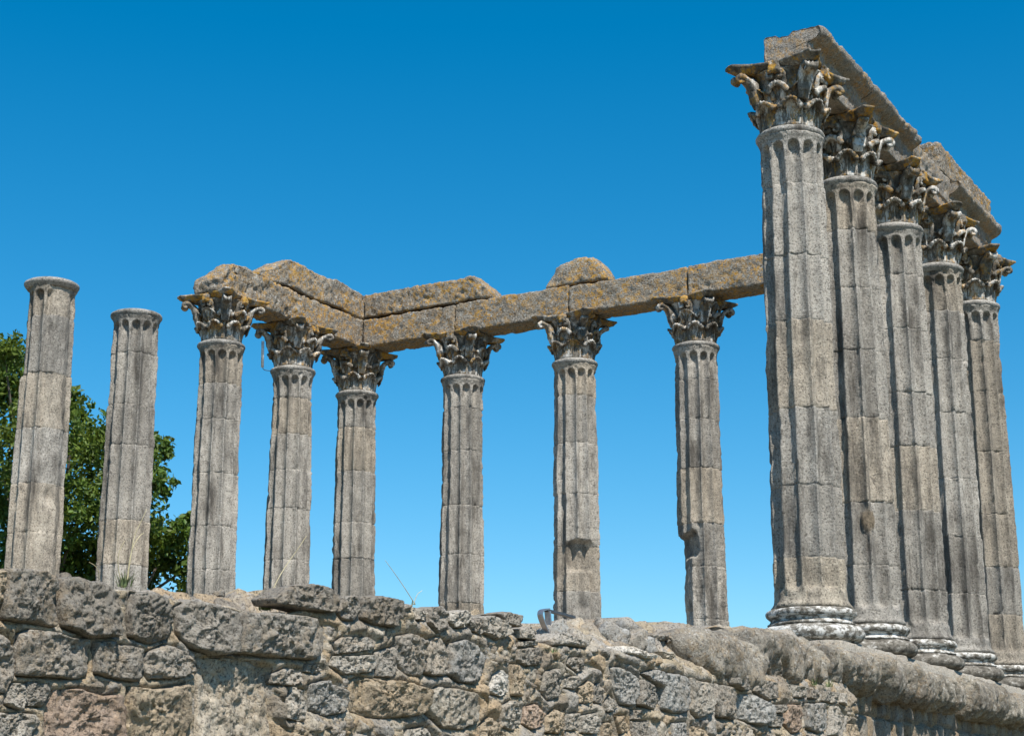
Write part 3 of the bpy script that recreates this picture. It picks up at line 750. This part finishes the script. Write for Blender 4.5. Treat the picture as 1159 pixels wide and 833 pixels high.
def helix_mesh(seed):
    """small inner curl beside the middle of each face; built for the +X face, right-hand side"""
    P = [(.395, .06, .36), (.415, .09, .50), (.44, .115, .60), (.465, .12, .675), (.48, .095, .715)]
    for k in range(1, 14):
        t = k/13; a = math.radians(70)+t*math.radians(430); rr = .05*(1-.75*t); P.append((.485+.02*t, .075+rr*math.cos(a), .672+rr*math.sin(a)))
    V, Q, T = tube(np.array(P), np.interp(np.linspace(0, 1, len(P)), [0, .3, 1], [.040, .034, .016]), 7)
    V = V+(0.008*fbm(V+seed, 14, 3, seed))[:, None]
    return mesh('helix', V, Q, T)
def abacus_mesh(seed):
    R, cut, mid = .865, .085, .50; pts = []
    for k in range(4):
        a = math.radians(45+90*k); d = np.array([math.cos(a), math.sin(a)]); n = np.array([-d[1], d[0]])
        A = d*R-n*cut; B = d*R+n*cut; pts.append(A); pts.append(B)
        a2 = math.radians(135+90*k); d2 = np.array([math.cos(a2), math.sin(a2)]); n2 = np.array([-d2[1], d2[0]])
        Cn = d2*R-n2*cut; am = math.radians(90+90*k); m = np.array([math.cos(am), math.sin(am)])*mid
        for t in np.linspace(0, 1, 22)[1:-1]:
            lin = B*(1-t)+Cn*t; flat = (B+Cn)/2; pts.append(lin+(m-flat)*(1-(2*t-1)**2))
    P = resample(np.array(pts), 200); V = []
    prof = [(0.80, .765), (.84, .772), (.885, .79), (.93, .808), (.95, .812), (.955, .828), (.985, .835), (1.0, .845), (1.0, .858), (1.0, CH-.006), (.985, CH), (.6, CH), (.3, CH)]
    for f, z in prof: V.append(np.concatenate([P*f, np.full((200, 1), z)], 1))
    V = np.concatenate(V); n = 200; Q = grid_quads(n, len(prof), wrap=True)
    k = len(V); V = np.concatenate([V, [[0, 0, .765], [0, 0, CH]]]); m = (len(prof)-1)*n
    T = [(k, (j+1) % n, j) for j in range(n)]+[(k+1, m+j, m+(j+1) % n) for j in range(n)]
    r = np.hypot(V[:, 0], V[:, 1])+1e-6
    e = 0.016*fbm(V+seed*4.3, 6, 4, seed)-0.055*sstep(.35, .9, fbm(V+seed*2.9, 2.6, 3, seed+3))
    e = e*(r > .38); V[:, 0] += V[:, 0]/r*e; V[:, 1] += V[:, 1]/r*e
    low = V[:, 2] < CH-.004; V[low, 2] += 0.012*fbm(V[low]+seed, 7, 3, seed+5)
    return mesh('abacus', V, Q, T)
def fleuron_mesh(seed):
    V, Q = rbox((.44, -.075, .70), (.565, .075, .868), .045, .016, amp=.02, freq=9, seed=seed)
    return mesh('fleuron', V, Q)
CORE = lathe([(.33, 0), (.368, .004), (.372, .10), (.370, .30), (.376, .46), (.392, .58), (.42, .67), (.47, .735), (.505, .765), (.44, .785), (.3, .79)], 80, 4, .012, 7, 'bell')
LOW = [leaf_mesh(.35, .372, 10+k, cut=c, wide=w) for k, (c, w) in enumerate([(1, .172), (1, .165), (.93, .17), (.82, .17)])]
UPP = [leaf_mesh(.60, .362, 30+k, cut=c, wide=w) for k, (c, w) in enumerate([(1, .175), (1, .168), (.92, .175), (.80, .17)])]
VOL = [volute_mesh(50), volute_mesh(53), volute_mesh(57)]; VBR = volute_mesh(59, True)
HEL = [helix_mesh(61), helix_mesh(64)]
HELM = []
for h in HEL:
    c = h.copy()
    co = np.empty(len(c.vertices)*3, np.float32); c.vertices.foreach_get('co', co); co = co.reshape(-1, 3); co[:, 1] *= -1; c.vertices.foreach_set('co', co.ravel()); c.flip_normals(); HELM.append(c)
ABA = [abacus_mesh(70), abacus_mesh(73), abacus_mesh(77)]
FLE = [fleuron_mesh(80), fleuron_mesh(83)]
BASE_LOW = lathe([(.50, -.42), (.55, -.418)]+arc(.545, -.312, .094, -90, 90, 14)+[(.52, -.205), (.50, -.19)], 120, 6, .010, 4, 'base', chip=.03)
BASE_MID = lathe([(.46, -.20), (.535, -.198), (.535, -.18), (.505, -.165), (.49, -.14), (.495, -.12), (.52, -.112), (.52, -.10), (.46, -.10)], 120, 9, .006, 5, 'scotia')
BASE_UP = lathe([(.47, -.105)]+arc(.502, -.055, .052, -90, 90, 12)+[(.45, -.002)], 120, 12, .008, 5, 'upper_torus', chip=.018)
ASTRA = lathe([(.36, 6.115), (.402, 6.118), (.412, 6.140), (.432, 6.158)]+arc(.412, 6.205, .044, -60, 82, 12)+[(.40, 6.262), (.36, 6.268)], 96, 15, .006, 5, 'astragal', tint=True)

def capital(parent, seed, skip=(), lich=1):
    rs = random.Random(seed)
    c = link('capital', CORE, M_cap, parent, loc=(0, 0, 6.268), rotz=0)
    def sub(name, me, mat, rz): return link(name, me, mat, c, rotz=rz)
    sub('abacus', ABA[seed % 3], M_abac, (seed % 4)*math.pi/2)
    for k in range(8):
        wl = rs.choices(range(4), (7, 7, 2, .6))[0]; wu = rs.choices(range(4), (7, 7, 2, .5))[0]
        sub('acanthus_leaf', LOW[wl], M_cap, (k+.5)*math.pi/4+rs.uniform(-.03, .03))
        sub('acanthus_leaf', UPP[wu], M_cap, k*math.pi/4+rs.uniform(-.03, .03))
    for k in range(4):
        if k in skip: sub('volute', VBR, M_cap, math.pi/4+k*math.pi/2)
        else: sub('volute', VOL[rs.randrange(3)], M_cap, math.pi/4+k*math.pi/2)
        sub('helix', HEL[rs.randrange(2)], M_cap, k*math.pi/2); sub('helix', HELM[rs.randrange(2)], M_cap, k*math.pi/2)
        sub('fleuron', FLE[rs.randrange(2)], M_abac, k*math.pi/2)
    return c

def view_ang(p): return math.atan2(CAM[1]-p[1], CAM[0]-p[0])
def wrap(a): return (a+math.pi) % (2*math.pi)-math.pi
# damage: da is the angle from the sight line, positive = to the right in the photo
def dmg_notch(p):                                    # third back-row column: hollow and hacked-flat foot
    va = view_ang(p)
    def f(TH, Z, R, t, pt):
        da = wrap(TH-va); z1, z2 = col_z(p, 618), col_z(p, 646)
        n = 0.05*fbm(pt, 3.5, 3, 66).reshape(TH.shape)
        flat = sstep(-.42, -.30, da)*(1-sstep(.72, .86, da))*(1-sstep(z1-.1, z1+.02, Z+n))
        R = R*(1-flat)+np.minimum(R, (0.36+.3*n)/np.maximum(np.cos(da-.2), .75))*flat
        q = (np.abs((da-.25+.5*n)/.86)**4+np.abs((Z-(z1+z2)/2+.6*n)/(.68*(z1-z2)))**4)**.25
        hole = 1-sstep(.80, 1.02, q); R = R*(1-hole)+np.minimum(R, (.185+.5*n)/np.maximum(np.cos(da-.15), .5))*hole
        edge = np.exp(-(((da-1.0)/.16)**2+((Z-(z1+z2)/2)/.32)**2)); R = R-0.05*edge
        zl = col_z(p, 690); lowh = np.exp(-(((da-.35+n)/.35)**4+((Z-zl)/.10)**2)); R = R-.05*lowh
        cut = np.exp(-(((da-.80)/.10)**2))*(1-sstep(z2-.25, z2, Z)); R = R-.035*cut
        return R, t
    return f
def dmg_side(p):                                     # fourth back-row column: bite out of its left side
    va = view_ang(p)
    def f(TH, Z, R, t, pt):
        da = wrap(TH-va); n = 0.05*fbm(pt, 3.5, 3, 71).reshape(TH.shape)
        za, zb = col_z(p, 608), col_z(p, 634); zc = col_z(p, 690)
        cl = np.cos(da+1.45); low = 1-sstep(za-.03, za+.03, Z+n*1.2)
        R = np.where(cl > .15, R*(1-low)+np.minimum(R, (.285+.6*n)/np.maximum(cl, .15))*low, R)
        q = (np.abs((da+.80+n)/.70)**4+np.abs((Z-(za*.55+zb*.45)+n)/(.62*(za-zb)))**4)**.25
        hole = 1-sstep(.78, 1.02, q); R = R*(1-hole)+np.minimum(R, (.19+.8*n)/np.maximum(np.cos(da+.9), .5))*hole
        chip = np.exp(-(((da+.85)/.30)**2+((Z-zc)/.20)**2)); R = R-.10*chip
        foot = np.exp(-((da+1.3)/.7)**4)*(1-sstep(zc-.05, zc+.02, Z)); R = R-.03*foot
        return R, t
    return f
def dmg_patch(p):                                    # second column of the right row: oval let-in patch
    va = view_ang(p); zc = col_z(p, 594)
    def f(TH, Z, R, t, pt):
        da = wrap(TH-va); d = np.sqrt(((da-.18)/.26)**2+((Z-zc)/.165)**2)
        fill = 1-sstep(.85, 1.0, d); R = R*(1-fill)+(.425+.008*fbm(pt, 9, 3, 3).reshape(TH.shape))*fill
        R = R-.02*np.exp(-((d-1)/.12)**2)
        t = t*(1-fill[..., None])+fill[..., None]*np.array([.62, .52, .40]); return R, t
    return f
def dmg_worn(p, right=True):                         # leftmost column: right half worn nearly smooth, top drums set in on the left
    va = view_ang(p); zs_ = col_z(p, 430)
    def f(TH, Z, R, t, pt):
        da = wrap(TH-va)
        w = sstep(-.12, .10, da)*(1-sstep(1.0, 1.3, da)); n = fbm(pt, 5, 4, 91, .6).reshape(TH.shape)
        base = 0.425-.055*(Z/6.2); R = R*(1-.85*w)+(base+.018*n)*.85*w
        top = np.exp(-((da+1.45)/.6)**4)*sstep(zs_-.02, zs_+.02, Z); R = R-.055*top
        zc = col_z(p, 567); R = R-.055*np.exp(-(((da-.45)/.22)**2+((Z-zc)/.12)**2))
        return R, t
    return f
def dmg_left(p):                                     # ragged left arris of the nearest column
    va = view_ang(p)
    def f(TH, Z, R, t, pt):
        da = wrap(TH-va); n = fbm(pt, 2.2, 3, 95).reshape(TH.shape)
        side = np.exp(-((da+1.35)/.35)**4); R = R-.05*side*sstep(-.1, .5, n)
        return R, t
    return f
A_, B_ = 2.60658, 2.23762
COLS = [ # name, position, joint rows in the photo, flute phase (deg), seed, label
 ('C1', (0.01, -8.89), (217, 297, 370, 468, 554, 635), 5, 'nearest column of the right row, tallest in the photo, with stained white base', dmg_left),
 ('C2', (0.03, -6.76), (268, 333.6, 403, 479, 573, 644), -3, 'second column of the right row, with an oval brown patch low on its shaft', dmg_patch),
 ('C3', (0.03, -4.54), (318, 378.6, 450, 510, 582, 671), 4, 'third column of the right row, in the middle of its five', None),
 ('C4', (0.03, -2.32), (358, 412, 472, 546, 611, 675), 7, 'fourth column of the right row, second from the right edge', None),
 ('C5', (0.01, 0.06), (391, 448, 516, 586, 645, 698), 3, 'rightmost column, farthest of the right row, at the far corner', None),
 ('F5', (-2.607, 0.0), (400, 460, 530, 600, 660), 2, 'back row column hidden behind the nearest right columns', None),
 ('F4', (-5.28, 0.06), (433, 478, 533, 595, 644), -8, 'back row column with a deep bite out of its lower left side', dmg_side),
 ('F3', (-7.84, 0.0), (451, 504.5, 562, 620, 671.5), -11, 'back row column with a square hollow and hacked flat foot', dmg_notch),
 ('F2', (-10.41, 0.0), (465, 513, 574.5, 630), 10, 'undamaged back row column standing alone left of the hollowed one', None),
 ('F1', (-13.01, 0.0), (487, 536, 594, 634), 10, 'inner corner column where the left and back architraves meet', None),
 ('L4', (-13.0, -2.27), (454, 494.5, 535, 578, 636), 6, 'column just left of the inner corner, with the white rod beside its capital', None),
 ('L3', (-13.05, -4.47), (438, 478, 538.6, 598, 647), 2, 'leftmost column still with a capital, under the broken architrave end', None),
 ('L2', (-13.1, -6.79), (404, 462, 507.5, 591.7, 642), 0, 'bare column without capital, the shorter-looking one, second from the left edge', None),
 ('L1', (-13.11, -8.89), (363, 427, 489, 551, 606), 1, 'leftmost bare column without capital, its right side worn smooth', dmg_worn),
]
SKIP = {'F3': (0, 3), 'F2': (), 'C3': (2,), 'L3': (), 'F1': (1,), 'C2': (3,)}
for i, (nm, p, jy, ph, lab, dm) in enumerate(COLS):
    root = empty('column', (p[0], p[1], 0.0)); tag(root, lab, 'column', 'fluted granite columns of the ruined temple')
    js = sorted(col_z(p, y) for y in jy); js = [z for z in js if .35 < z < 5.8]
    lowest = min(js) if js else 1.0
    while lowest > 1.3: lowest -= .95; js.append(lowest)
    js = sorted(js)
    tones = None
    if nm == 'C1': tones = {0: (1.04, .96, .84)}
    if nm == 'F2': tones = {len(js): (1, .98, .95), 1: (.86, .80, .72), 0: (.9, .86, .8)}
    me = make_shaft(200+13*i, js, view_ang(p)+math.radians(ph), dm(p) if dm else None, wear=1.0, tones=tones, fine=(.9, 3.0) if dm in (dmg_notch, dmg_side) else None)
    sh = link('shaft', me, M_shaft, root)
    link('astragal', ASTRA, M_shaft, sh, rotz=i*1.3)
    bs = link('base', BASE_LOW.copy(), M_base if nm == 'C1' else M_base_d, root, rotz=i*.9)
    link('scotia', BASE_MID, M_base, bs, rotz=.5); link('upper_torus', BASE_UP, M_base, bs, rotz=1.1*i)
    if nm not in ('L1', 'L2'): capital(root, 300+7*i, SKIP.get(nm, ()))

# ------------------------------------------------------------------ architrave and frieze blocks
ZA, ZT = 6.268+CH+.002, 7.745
def block(name, lo, hi, label, mat, seed, shape=None, r=.03, amp=.016, cat='stone block', seg=.035, group=None):
    lo = np.array(lo, float); hi = np.array(hi, float); c = np.array([(lo[0]+hi[0])/2, (lo[1]+hi[1])/2, lo[2]])
    V, Q = rbox(lo, hi, r, seg, shape, amp, 4.5, seed, 5)
    tag(link(name, mesh(name, V-c, Q), mat, loc=c), label, cat, group)
GA = 'architrave blocks on the columns'
g = .006
W = .33
# back row, lower course
xs = [-12.68, -10.42, -7.80, -5.26, -2.62, 0.33]
labs = ['back architrave block touching the inner corner', 'back architrave block on the second and third free columns from the corner',
        'back architrave block under the lone trapezoid stone, reaching the bitten column', 'back architrave block running behind the nearest column', 'back architrave block hidden behind the right row capitals']
for k in range(5):
    block('architrave_block', (xs[k]+g, -W, ZA), (xs[k+1]-g if k < 4 else -.36, W, ZT+.02*math.sin(k*2.1)), labs[k], M_arch, 400+k, cat='architrave', group=GA)
# left flank, lower course
def broken_end(V):
    t = sstep(4.3, 4.98, -V[:, 1]); V = V.copy()
    V[:, 2] -= t*(V[:, 2]-ZA)*0.42*(.5+.5*np.sin(V[:, 0]*5)); V[:, 1] += .35*sstep(7.35, 7.75, V[:, 2])*(V[:, 1] < -4.6)*.7
    V[:, 2] += .06*np.exp(-((V[:, 1]+4.2)/.5)**2)*(V[:, 2] > ZA+.2); return V
block('architrave_block', (-13.03-W, -4.98, ZA), (-13.03+W, -2.30, ZT), 'left architrave block with the broken outer end', M_arch, 411, broken_end, cat='architrave', group=GA, r=.05, amp=.03)
block('architrave_block', (-13.03-W, -2.28, ZA), (-13.03+W, W, ZT), 'left architrave block reaching the inner corner', M_arch, 413, cat='architrave', group=GA)
# upper course
def slope_s(V):
    V = V.copy(); t = 1-sstep(-3.65, -2.75, V[:, 1]); V[:, 2] -= t*(V[:, 2]-ZT)*.62; V[:, 2] += .02*np.sin(V[:, 1]*4); return V
block('frieze_block', (-13.03-W+.02, -3.62, ZT+.045), (-13.03+W-.005, W, 8.345), 'long upper frieze block on the left architrave', M_arch, 421, slope_s, cat='frieze block', group='frieze blocks above the architrave', amp=.022)
def slope_e(V):
    V = V.copy(); t = sstep(7.85, 8.30, V[:, 2]); V[:, 0] -= t**1.8*.34*sstep(-10.3, -9.62, V[:, 0]); V[:, 2] -= .05*sstep(-9.95, -9.62, V[:, 0])*t; return V
block('frieze_block', (-12.68+g, -W+.01, ZT+.05), (-9.62, W-.02, 8.30), 'upper frieze block on the back architrave beside the inner corner', M_arch, 424, slope_e, cat='frieze block', group='frieze blocks above the architrave', amp=.022)
def trap(V):
    V = V.copy(); h = np.clip((V[:, 2]-7.77)/.56, 0, 1); c = -7.62
    V[:, 0] = c+(V[:, 0]-c)*(1-.34*h**2.2); V[:, 2] -= .22*h*((V[:, 0]-c-.02)/.6)**2; V[:, 1] *= (1-.15*h); return V
block('frieze_fragment', (-8.33, -W+.03, ZT+.03), (-7.0, W-.05, 8.33), 'lone trapezoid stone sitting on the back architrave', M_arch, 431, trap, cat='stone block', r=.07, amp=.016)
# right flank: architrave with a crown moulding on its outer face
def crown(y0, y1, label, seed, pj=1.0):
    ny = max(24, int((y1-y0)/.035)); y = np.linspace(y0, y1, ny)
    prof = np.array([(-.33, ZA), (.30, ZA), (.315, ZA+.015), (.315, ZA+.20), (.335, ZA+.205), (.335, ZA+.40), (.35, ZA+.415), (.40, ZA+.44), (.455, ZA+.49), (.475, ZA+.53), (.475, ZA+.60), (.46, ZA+.625),
                     (-.30, ZA+.625), (-.33, ZA+.60), (-.33, ZA)])
    prof[:, 0] = np.where(prof[:, 0] > .34, .34+(prof[:, 0]-.34)*1.35*pj, prof[:, 0])
    L = np.concatenate([[0], np.cumsum(np.linalg.norm(np.diff(prof, axis=0), axis=1))]); m = 120
    s = np.linspace(0, L[-1], m, endpoint=False); pr = np.stack([np.interp(s, L, prof[:, k]) for k in (0, 1)], 1)
    Yg, K = np.meshgrid(y, np.arange(m)); P = np.stack([pr[K, 0], Yg, pr[K, 1]], -1)
    c = np.array([0.02, ZA+.31]); d = np.stack([P[..., 0]-c[0], P[..., 2]-c[1]], -1); d /= np.linalg.norm(d, axis=-1)[..., None]
    k3 = P.reshape(-1, 3)
    disp = (0.014*fbm(k3, 4.5, 5, seed)+.010*fbm(k3, 16, 3, seed+5)-.03*sstep(.4, .9, fbm(k3, 6, 3, seed+9))-0.045*sstep(.4, .9, fbm(k3, 2.2, 3, seed+3))).reshape(Yg.shape)
    en = np.minimum(Yg-y0, y1-Yg); disp -= .03*(1-sstep(0, .06, en))
    P[..., 0] += d[..., 0]*disp; P[..., 2] = np.maximum(P[..., 2]+d[..., 1]*disp, ZA)
    base = np.array([0, (y0+y1)/2, ZA]); V = P.reshape(-1, 3)-base
    TR = []
    Q = grid_quads(ny, m).tolist(); n = len(V); V = V.tolist(); idx = lambda i, j: i*ny+j
    for i in range(ny-1): Q.append([(m-1)*ny+i, (m-1)*ny+i+1, i+1, i])
    for j, sg in ((0, -1), (ny-1, 1)):
        ring = [idx(i, j) for i in range(m)]; prev = ring; cen = np.mean([V[r] for r in ring], 0)
        for f in (.9, .75, .55, .35, .15):
            cur = []
            for r in ring:
                q = cen+(np.array(V[r])-cen)*f; q[1] = V[r][1]+sg*.02*(1-f)+.014*float(fbm(np.array([q*1.0+seed]), 5, 3, seed)[0]); cur.append(len(V)); V.append(q.tolist())
            for i in range(m):
                a, b = prev[i], prev[(i+1) % m]; c2, d2 = cur[(i+1) % m], cur[i]
                Q.append([a, d2, c2, b] if sg < 0 else [a, b, c2, d2])
            prev = cur
        Q += [[prev[i], prev[(i-1) % m], prev[(i-2) % m], prev[(i-3) % m]] for i in range(0)]
        cc = cen.copy(); cc[1] = np.mean([V[r][1] for r in prev]); V.append(cc.tolist()); TR += [(prev[i], len(V)-1, prev[(i+1) % m]) if sg < 0 else (prev[i], prev[(i+1) % m], len(V)-1) for i in range(m)]
    T = []
    o = link('architrave_block', mesh('architrave_block', V, Q, TR), M_arch_e, loc=base)
    tag(o, label, 'architrave', GA); return o
crown(-8.88, -6.70, 'right architrave block with the exposed end face, above the nearest capital', 441)
crown(-6.68, -4.36, 'right architrave block ending at the step in the skyline, above the second and third capitals', 444)
crown(-4.34, -2.24, 'low right architrave block between the third and fourth capitals, south of the upper block', 447, .1)
crown(-2.22, 0.45, 'farthest right architrave block under the upper frieze block', 449)
block('frieze_block', (-.30, -2.82, ZA+.635), (.36, .40, 8.27), 'upper frieze block on the far end of the right architrave', M_arch, 455, None, cat='frieze block', group='frieze blocks above the architrave', amp=.02)

# ------------------------------------------------------------------ small things
def flat_strip(pts, w, th, side):
    """rectangular bar along a polyline"""
    P = np.asarray(pts, float); T = np.gradient(P, axis=0); T /= np.linalg.norm(T, axis=1)[:, None]; s = np.asarray(side, float)
    V = []
    for k in range(len(P)):
        nrm = np.cross(T[k], s); nrm /= np.linalg.norm(nrm)
        for a, b in ((-1, -1), (1, -1), (1, 1), (-1, 1)): V.append(P[k]+s*w/2*a+nrm*th/2*b)
    Q = grid_quads(4, len(P), wrap=True).tolist()+[[3, 2, 1, 0], [len(V)-4, len(V)-3, len(V)-2, len(V)-1]]
    return np.array(V), np.array(Q)
def smooth_poly(P, n=2):
    P = np.asarray(P, float)
    for _ in range(n):
        out = [P[0]]
        for a, b in zip(P[:-1], P[1:]): out += [a*.75+b*.25, a*.25+b*.75]
        P = np.array(out+[P[-1]])
    return P
# bent steel bracket on the wall top
bx = 0.55
def bp(a, b, x=bx): return on_plane(570+a/4.818, 660+b/4.818, 0, x)
root = empty('metal_bracket', tuple(bp(240, 280)))
o0 = np.array(root.location); side = np.array([1.0, 0, 0])
V, Q = flat_strip(smooth_poly([bp(242, 282), bp(215, 220), bp(197, 170), bp(205, 146), bp(240, 140)]), .05, .012, side)
link('bent_strip', mesh('bent_strip', V-o0, Q, smooth=False), M_metal, root)
V, Q = flat_strip([bp(230, 147), bp(300, 163), bp(380, 186)], .045, .02, side)
link('bar', mesh('bar', V-o0, Q, smooth=False), M_dmetal, root)
V, Q = flat_strip([bp(240, 152), bp(243, 190), bp(246, 232)], .05, .022, side)
link('strut', mesh('strut', V-o0, Q, smooth=False), M_metal, root)
tag(root, 'bent metal bracket sticking up from the wall top before the hollowed column', 'bracket')
# thin white rod beside a capital
dr = float((np.array([-13.0, -2.27, 6.3])-CAM)@Fw)-.55
root = empty('lightning_rod', tuple(at_depth(297, 420, dr))); o0 = np.array(root.location)
V, Q, T = tube([at_depth(297.5, 386, dr), at_depth(297.2, 400, dr), at_depth(297, 416, dr)], .028, 6); link('rod', mesh('rod', V-o0, Q, T), M_white, root)
V, Q, T = tube(smooth_poly([at_depth(297, 414, dr), at_depth(298, 419, dr), at_depth(308, 420, dr+.2), at_depth(318, 422, dr+.42)]), .007, 6); link('wire', mesh('wire', V-o0, Q, T), M_dmetal, root)
tag(root, 'thin white rod fixed beside the capital left of the inner corner', 'rod')

# weeds on the wall top
def weed(name, px, py, x, stalks, tuft, label, seed, grp=None, tuft_h=.10, straw=M_straw):
    rs = np.random.default_rng(seed); b = on_plane(px, py, 0, x); root = empty(name, tuple(b))
    for s in stalks:
        P = [on_plane(a, c, 0, x+.02*k) for k, (a, c) in enumerate(s)]; P = smooth_poly(P)-b
        V, Q, T = tube(P, np.linspace(.0034, .0014, len(P)), 5); link('stalk', mesh('stalk', V, Q, T), straw, root)
    if tuft:
        mb = MB()
        for k in range(tuft):
            a = rs.uniform(0, 2*math.pi); L = tuft_h*rs.uniform(.5, 1.1); lean = rs.uniform(.2, .9); d = np.array([math.cos(a), math.sin(a), 0])
            o = d*rs.uniform(0, .05); w = np.array([-d[1], d[0], 0])*.006
            P = [o+d*L*lean*t**1.5+np.array([0, 0, L*t*(1-.3*t*lean)]) for t in np.linspace(0, 1, 5)]
            V = []
            for q, t in zip(P, np.linspace(0, 1, 5)): V += [q-w*(1-t*.9), q+w*(1-t*.9)]
            mb.add(V, [(2*i, 2*i+1, 2*i+3, 2*i+2) for i in range(4)])
        link('leaves', mb.mesh('leaves'), M_weed, root)
    tag(root, label, 'weed', grp); return root
weed('weed', 141, 664, .55, [[(138, 664), (133, 640), (134, 625), (141, 612)], [(144, 662), (147, 635), (152, 605), (160, 590), (166, 576)], [(143, 662), (148, 622), (158, 606), (163, 603)]], 34,
     'tall dry weed with a grey-green tuft before the second bare column', 5)
weed('weed', 300, 690, .70, [[(300, 688), (308, 668), (320, 645), (338, 620), (347, 606)], [(301, 688), (306, 672), (312, 664)]], 40, 'leaning straw stalk over a green tuft above the long wall block', 6, tuft_h=.12)
weed('weed', 112, 655, .5, [[(112, 655), (112, 647), (108, 640), (101, 636)]], 0, 'single curled dry stalk at the tree foot between the two bare columns', 7)
weed('weed', 466, 684, .4, [[(470, 684), (456, 662), (444, 645), (436, 634)], [(468, 684), (472, 672), (478, 668)]], 4, 'faint hair-thin stalks on the wall top left of the lone back column', 8, tuft_h=.05)
weed('weed_tuft', 922, 775, .86, [], 26, 'small green tuft in the dark cleft of the cornice', 9, tuft_h=.09)
weed('weed_tuft', 938, 777, .90, [], 26, 'small yellow-green tuft right of the dark cleft under the cornice', 10, tuft_h=.10)
weed('weed_tuft', 626, 738, .95, [], 16, 'tiny green tuft below the flat pale loose stone', 11, tuft_h=.05)

# ------------------------------------------------------------------ tree beyond the left columns
def leaf_mat():
    m, nt, b = newmat('tree leaves'); g = N(nt)
    c = g.mix(1.0, (0.085, 0.135, 0.02), g.attr(), 'MULTIPLY')
    nt.links.new(c, b.inputs['Base Color']); b.inputs['Roughness'].default_value = .5; b.inputs['Specular IOR Level'].default_value = .35
    tr = nt.nodes.new('ShaderNodeBsdfTranslucent'); mx = nt.nodes.new('ShaderNodeMixShader'); mx.inputs[0].default_value = .28
    c2 = g.mix(1.0, (0.13, 0.19, 0.022), g.attr(), 'MULTIPLY'); nt.links.new(c2, tr.inputs[0])
    out = nt.nodes['Material Output']; nt.links.new(b.outputs[0], mx.inputs[1]); nt.links.new(tr.outputs[0], mx.inputs[2]); nt.links.new(mx.outputs[0], out.inputs[0])
    return m
def tree():
    rs = np.random.default_rng(21); dep = 46.0; k = dep/FPX
    clumps = [(-120, 400, 75), (-60, 440, 80), (-10, 420, 45), (5, 400, 24), (20, 440, 40), (62, 455, 30), (88, 462, 20), (40, 500, 55), (95, 510, 42), (130, 500, 34), (150, 520, 36), (176, 500, 15), (188, 512, 11), (165, 545, 26), (186, 548, 12),
              (20, 570, 60), (90, 580, 50), (140, 590, 45), (165, 600, 24), (30, 640, 60), (110, 650, 50), (160, 640, 36), (188, 620, 30), (205, 600, 15), (212, 590, 8), (215, 640, 34), (236, 650, 20), (225, 700, 36), (120, 720, 70), (0, 720, 80), (-90, 560, 90), (-100, 680, 90), (230, 620, 12)]
    C = []; R = []
    for x, y, r in clumps:
        C.append(at_depth(x, y, dep+rs.uniform(-2.2, 2.2)*min(1, r/40))); R.append(r*k)
    C = np.array(C); R = np.array(R)
    base = at_depth(70, 700, dep); base[2] = -4.25
    root = empty('tree', tuple(base)); tag(root, 'dense green leafy tree behind the two bare columns at the left', 'tree')
    mb = MB(); V = []; Q = []; Cc = []
    for c, r in zip(C, R):
        # twig clusters inside each bough
        ns = max(9, int(58*(r/1.0)**2))
        for s in range(ns):
            d = rs.normal(size=3); d /= np.linalg.norm(d); rad = r*rs.random()**.45*1.02
            sc = c+d*rad*np.array([1, 1, .9]); tw = rs.uniform(.75, 1.25); hue = rs.uniform(-.12, .18)
            out = (sc-c)/r+np.array([0, 0, .35])+rs.normal(0, .3, 3); out /= np.linalg.norm(out)
            n = rs.integers(22, 40); sr = min(.34, r*.5)*rs.uniform(.7, 1.2)
            P = sc+rs.normal(0, .45, (n, 3))*sr
            nm = out*.55+rs.normal(0, .55, (n, 3)); nm /= np.linalg.norm(nm, axis=1)[:, None]
            a = np.cross(nm, rs.normal(size=(n, 3))); a /= np.linalg.norm(a, axis=1)[:, None]; b = np.cross(nm, a)
            L = rs.uniform(.05, .12, (n, 1)); wd = L*rs.uniform(.55, .8, (n, 1))
            droop = nm*L*.25
            v = np.stack([P-a*L, P-b*wd*.8-a*L*.2+droop*.5, P+b*wd*.8-a*L*.2+droop*.5, P+a*L-droop], 1)   # diamond, folded
            q = np.arange(n*4).reshape(-1, 4)[:, [0, 1, 3, 2]]
            colr = np.stack([tw*(1+hue)*np.ones(n), tw*np.ones(n), tw*(1-hue)*np.ones(n)], 1)*rs.uniform(.8, 1.25, (n, 1))
            mb.add(v.reshape(-1, 3)-base, q); Cc.append(np.repeat(colr, 4, 0))
    mb.C = []
    me = mesh('crown', np.concatenate(mb.V), np.concatenate(mb.Q), smooth=False, tint=np.concatenate(Cc))
    link('crown', me, leaf_mat(), root)
    top = np.array([0.0, 0, 0]); P = []
    hub = np.array([0, 0, 4.2])
    V, Q, T = tube([(0, 0, -.2), (.05, 0, 1.2), (0, .1, 2.8), tuple(hub)], [.42, .34, .30, .26], 12); link('trunk', mesh('trunk', V, Q, T), M_bark, root)
    mbb = MB()
    for c, r in zip(C, R):
        if r < .35: continue
        e = c-base; mid = hub*.5+e*.5+rs.normal(0, .35, 3)+np.array([0, 0, .4])
        sp = smooth_poly([hub-np.array([0, 0, .3]), mid, e])
        V, Q, T = tube(sp, np.linspace(.10, .015, len(sp)), 7); mbb.add(V, Q, T)
    link('limbs', mbb.mesh('limbs'), M_bark, root)
tree()
